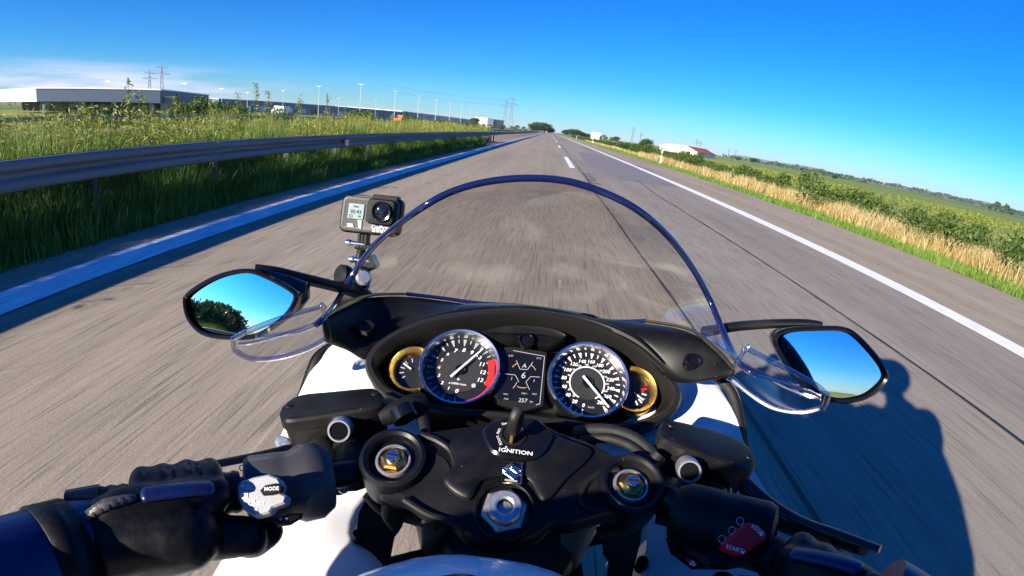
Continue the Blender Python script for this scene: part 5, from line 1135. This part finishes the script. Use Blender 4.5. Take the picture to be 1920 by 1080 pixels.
g = G(); g.plate(rrect(693, 366, 740, 375, 3, h=.0), CN, [(0, -.02), (0, -.004), (.001, -.003)], True, True); cpart('frame_latch', g, 'black_plastic')
g = G(); g.plate(rrect(690, 374, 741, 421, 8), CN, [(0, 0), (0, .007), (.0015, .009), (.006, .0092)], False, True); lh = cpart('lens_housing', g, 'black_plastic', body)
lc = CP(716, 397, .009); g = G(); g.lathe(lc, CN, [(.0150, -.001), (.0150, .003), (.0138, .0042), (.0122, .0038), (.0115, .0018), (.0085, .0010)], 40); cpart('lens_ring', g, 'black_gloss', body)
g = G(); g.lathe(lc, CN, [(.0118, .001), (.009, .0022), (.005, .0032), (0, .0036)], 36); cpart('lens', g, 'glass_dark', body, angle=180)
g = G(); g.plate(rrect(652, 382, 681, 410, 1.5, h=.0006), CN, [(0, 0), (0, .0004)], False, True); sc = cpart('status_screen', g, 'cam_lcd', body, angle=0)
e = (CP(748, 411)-CP(640, 399)).normalized(); f = CN.cross(e); g = G(); g.text('02:43', CP(667, 397, .0016), e, f, .0078); g.text('16m', CP(667, 387, .0016), e, f, .0052); g.text('80', CP(674, 406, .0016), e, f, .0042); ringrect(g, [CP(*p, .0016) for p in ((655, 402), (660, 402), (660, 407), (655, 407))], .0006, CN); cpart('readout', g, 'black_plastic', sc, angle=0)
g = G(); g.text('GoPro', CP(712, 427, .0012), e, f, .0088, wide=1.1)
for k in range(4):
    q = CP(701+7.2*k, 432.4+.75*k, .0012); g.poly([q+e*a+f*b for a, b in ((-.0022, -.0016), (.0022, -.0016), (.0022, .0016), (-.0022, .0016))])
cpart('logo', g, 'print_white', body, angle=0)
g = G(); g.poly([CP(*p, .0010) for p in ((650, 418), (661, 419), (664, 426), (651, 425))]); g.poly([CP(*p, .0010) for p in ((670, 412), (678, 413), (677, 429), (672, 428))]); cpart('pale_mark', g, 'silver_pad', body, angle=0)  # two flat pale marks on the body front
# hinge, thumb screws, swivel, clamp jaw
for k in range(3):
    g = G(); q = CP(676+6*k, 452, -.012); g.box(q, (.0035, .018, .022), (e, CN, f), bev=.001); cpart('hinge_finger', g, 'black_plastic')
g = G(); g.box(CP(683, 462, -.012), (.026, .016, .010), (e, CN, f), bev=.002); cpart('hinge_base', g, 'black_plastic')
for u, v in ((661, 456), (667, 487)):
    g = G(); q = CP(u, v, -.006); g.tube([q-e*.004, q+e*.022], [.004, .003], 12); g.lathe(q-e*.004, -e, [(.0045, -.002), (.0055, .002), (.004, .006), (0, .007)], 16); cpart('thumb_screw', g, 'chrome')
g = G(); g.tube([CP(680, 462, -.012), CP(676, 475, -.012), CP(674, 490, -.012), CP(680, 508, -.012)], [.007, .006, .007, .010], 12, smooth=12); arm = cpart('swivel_arm', g, 'black_plastic')
g = G(); g.box(CP(693, 493, -.014), (.022, .02, .024), ((e*.8+f*.5).normalized(), CN, (f*.8-e*.5).normalized()), bev=.004); cpart('clamp_block', g, 'black_gloss')
g = G(); q = CP(645, 517, -.01); nn = (CN*.75-e*.55+f*.2).normalized(); g.lathe(q, nn, [(0, .010), (.013, .010), (.0165, .007), (.0170, 0), (.016, -.006), (.007, -.008), (.007, -.03)], 28); cpart('clamp_knob', g, 'black_plastic')
g = G(); g.tube([CP(672, 508, -.012), CP(672, 530, -.012), CP(664, 552, -.014)], [.016, .019, .014], 14, smooth=10); jaw = cpart('clamp_jaw', g, 'black_gloss')
g = G(); g.lathe(CP(682, 520, .004), (CN*.8+e*.4+f*.3).normalized(), [(.012, -.01), (.012, 0), (.009, .004), (0, .005)], 24); cpart('clamp_bolt', g, 'steel', jaw)
# ================================================================== RIDER
RID = empty('person', (0, -.42, .84), 'rider in black leathers with blue trimmed gloves and helmet, gripping the handlebars', 'person')
def limb(g, pts, rs, n=14): g.ball_tube(cr([V(p) for p in pts], 4*len(pts)), np.interp(np.linspace(0, 1, 4*len(pts)), np.linspace(0, 1, len(pts)), rs), n)
HL = BL0.lerp(BL1, .80); HR = BR0.lerp(BR1, .80)
dl = (BL1-BL0).normalized(); drr = (BR1-BR0).normalized()
wrL = V((-.290, .195, .922)); wrR = P(1705, 1185, .185)
elL = V((-.372, -.02, .958)); elR = V((.45, .0, .90))
g = G()
limb(g, [(0, -.66, .86), (0, -.58, .98), (0, -.46, 1.08), (0, -.34, 1.15), (0, -.26, 1.20)], [.15, .155, .15, .155, .12])
limb(g, [(-.17, -.25, 1.17), (0, -.28, 1.16), (.17, -.25, 1.17)], [.085, .10, .085])
limb(g, [(0, -.24, 1.20), (0, -.15, 1.30)], [.065, .06])
for s, el, wr in ((-1, elL, wrL), (1, elR, wrR)):
    limb(g, [(s*.19, -.24, 1.17), (s*.33, -.12, 1.04), tuple(el)], [.095, .086, .064])
    limb(g, [tuple(el), tuple(el.lerp(wr, .5)+V((0, 0, .012))), tuple(wr)], [.050, .040, .029])
    limb(g, [(s*.09, -.62, .88), (s*.2, -.38, .83), (s*.255, -.10, .72)], [.10, .09, .068])
    limb(g, [(s*.255, -.10, .72), (s*.27, -.25, .52), (s*.26, -.40, .38)], [.066, .056, .045])
    limb(g, [(s*.26, -.42, .36), (s*.265, -.33, .34), (s*.27, -.22, .34)], [.045, .042, .035])
bd = build(g, 'body', 'leather', RID, angle=180, weld=False); md = bd.modifiers.new('skin_union', 'REMESH'); md.mode = 'VOXEL'; md.voxel_size = .011; md.use_smooth_shade = True
sm = bd.modifiers.new('smooth', 'SMOOTH'); sm.iterations = 6
# creases on the sleeves
tx = bpy.data.textures.new('leather_folds', 'CLOUDS'); tx.noise_scale = .06; dp = bd.modifiers.new('folds', 'DISPLACE'); dp.texture = tx; dp.strength = .007; dp.mid_level = .5
# helmet
g = G(); rows = []
hc = V((0, -.065, 1.388))
for k in range(1, 24):
    t = math.pi*k/24; z = math.cos(t); r = math.sin(t); rows.append([hc+V((.128*r*math.cos(a), (.152 if math.sin(a) > 0 else .145)*r*math.sin(a), .142*z*(1 if z > 0 else .86))) for a in np.linspace(0, 2*math.pi, 40, endpoint=False)])
g.ring_loft(rows, True, True); he = build(g, 'helmet', 'helmet', RID, angle=180)
g = G(); g.grid([[hc+V((.131*math.cos(b)*math.sin(a), .155*math.cos(b)*math.cos(a), .145*math.sin(b))) for a in np.linspace(-1.25, 1.25, 24)] for b in np.linspace(-.25, .45, 10)]); build(g, 'visor', 'glass_dark', he, angle=180)
g = G(); g.grid([[hc+V((.133*math.cos(b)*math.sin(a), (.157+.03*math.cos(a))*math.cos(b)*math.cos(a), .148*math.sin(b))) for a in np.linspace(-.9, .9, 16)] for b in np.linspace(.42, .62, 4)]); build(g, 'visor_peak', 'helmet', he, angle=180, solid=.006)
# gloved hands closed on the grips
def glove(B0, B1, wr, s, label):
    b = (B1-B0).normalized(); L = (B1-B0).length; up = V((0, -.35, .94)); up = (up-b*up.dot(b)).normalized(); fw = up.cross(b)*(-1 if s < 0 else 1); fw = fw if fw.y > 0 else -fw
    g = G(); K = []
    T = (.635, .725, .815, .895)
    for i, t in enumerate(T):
        p = B0+b*L*t; r = (.0096, .0100, .0096, .0086)[i]; k = p+up*.018-fw*.012; K.append(k)
        limb(g, [tuple(k), tuple(p+up*.015+fw*.010), tuple(p+up*.000+fw*.025), tuple(p-up*.022+fw*.020), tuple(p-up*.028-fw*.002)], [r*1.12, r*1.06, r, r*.95, r*.85], 12)
    mid = B0+b*L*.75
    for i, k in enumerate(K): limb(g, [tuple(wr.lerp(k, .12)), tuple(wr.lerp(k, .6)+up*.006), tuple(k)], [.026, .020, .0150])
    limb(g, [tuple(wr), tuple(mid+up*.010-fw*.040)], [.034, .026])
    th = B0+b*L*.56
    limb(g, [tuple(wr.lerp(th, .35)-fw*.012), tuple(th-fw*.036-up*.008), tuple(B0+b*L*.49-fw*.034-up*.024), tuple(B0+b*L*.40-fw*.024-up*.032)], [.022, .0165, .0135, .0110])
    o = build(g, 'glove', 'leather', RID, angle=180, weld=False); m = o.modifiers.new('skin_union', 'REMESH'); m.mode = 'VOXEL'; m.voxel_size = .0030; m.use_smooth_shade = True
    q = o.modifiers.new('smooth', 'SMOOTH'); q.iterations = 2
    dp = o.modifiers.new('folds', 'DISPLACE'); dp.texture = tx2; dp.strength = .0022; dp.mid_level = .5
    bpy.context.view_layer.update()
    from mathutils.bvhtree import BVHTree
    bt = BVHTree.FromObject(o, bpy.context.evaluated_depsgraph_get())
    def onto(p, h=0.0):
        c = p+up*.12; r = bt.ray_cast(c, -up); return (r[0]+r[1]*h) if r[0] is not None else p
    el = elL if s < 0 else elR; d = (el-wr).normalized(); g = G()
    g.tube([wr-d*.03, wr-d*.005, wr+d*.025, wr+d*.07, wr+d*.10], [.034, .038, .043, .047, .049], 26, smooth=16, flat=.92); build(g, 'glove_cuff', 'leather_blue', o, angle=60, solid=.003)
    g = G(); g.tube([wr+d*.004, wr+d*.028], [.0425, .0455], 26, caps=False, flat=.92); build(g, 'wrist_strap', 'leather', o, angle=60, solid=.0025)
    g = G(); kk = cr([onto(k-fw*.004, .001) for k in K], 24); g.tube(kk, [.003, .006]+[.0078]*20+[.006, .003], 10, flat=.5); build(g, 'knuckle_guard', 'leather_blue', o, angle=180)
    g = G()
    for t in np.linspace(.22, .62, 7):
        a, e = wr.lerp(K[1], t)+b*.006, wr.lerp(K[3], t)+b*.012; q = [onto(a.lerp(e, x), .0006) for x in np.linspace(0, 1, 8)]; g.tube(q, [.001]+[.0034]*6+[.001], 8)
    build(g, 'stretch_panel', 'leather_lit', o, angle=180)
    for i in range(3):   # seams between the fingers
        g = G(); m0 = (K[i]+K[i+1])/2; q = [onto(wr.lerp(m0, x), .0002) for x in np.linspace(.68, 1.0, 8)]; g.tube(q, .0011, 6); build(g, 'seam', 'leather', o, angle=180)
    return o
tx2 = bpy.data.textures.new('glove_folds', 'CLOUDS'); tx2.noise_scale = .018
glove(BL0, BL1, wrL, -1, ''); glove(BR0, BR1, wrR, 1, '')
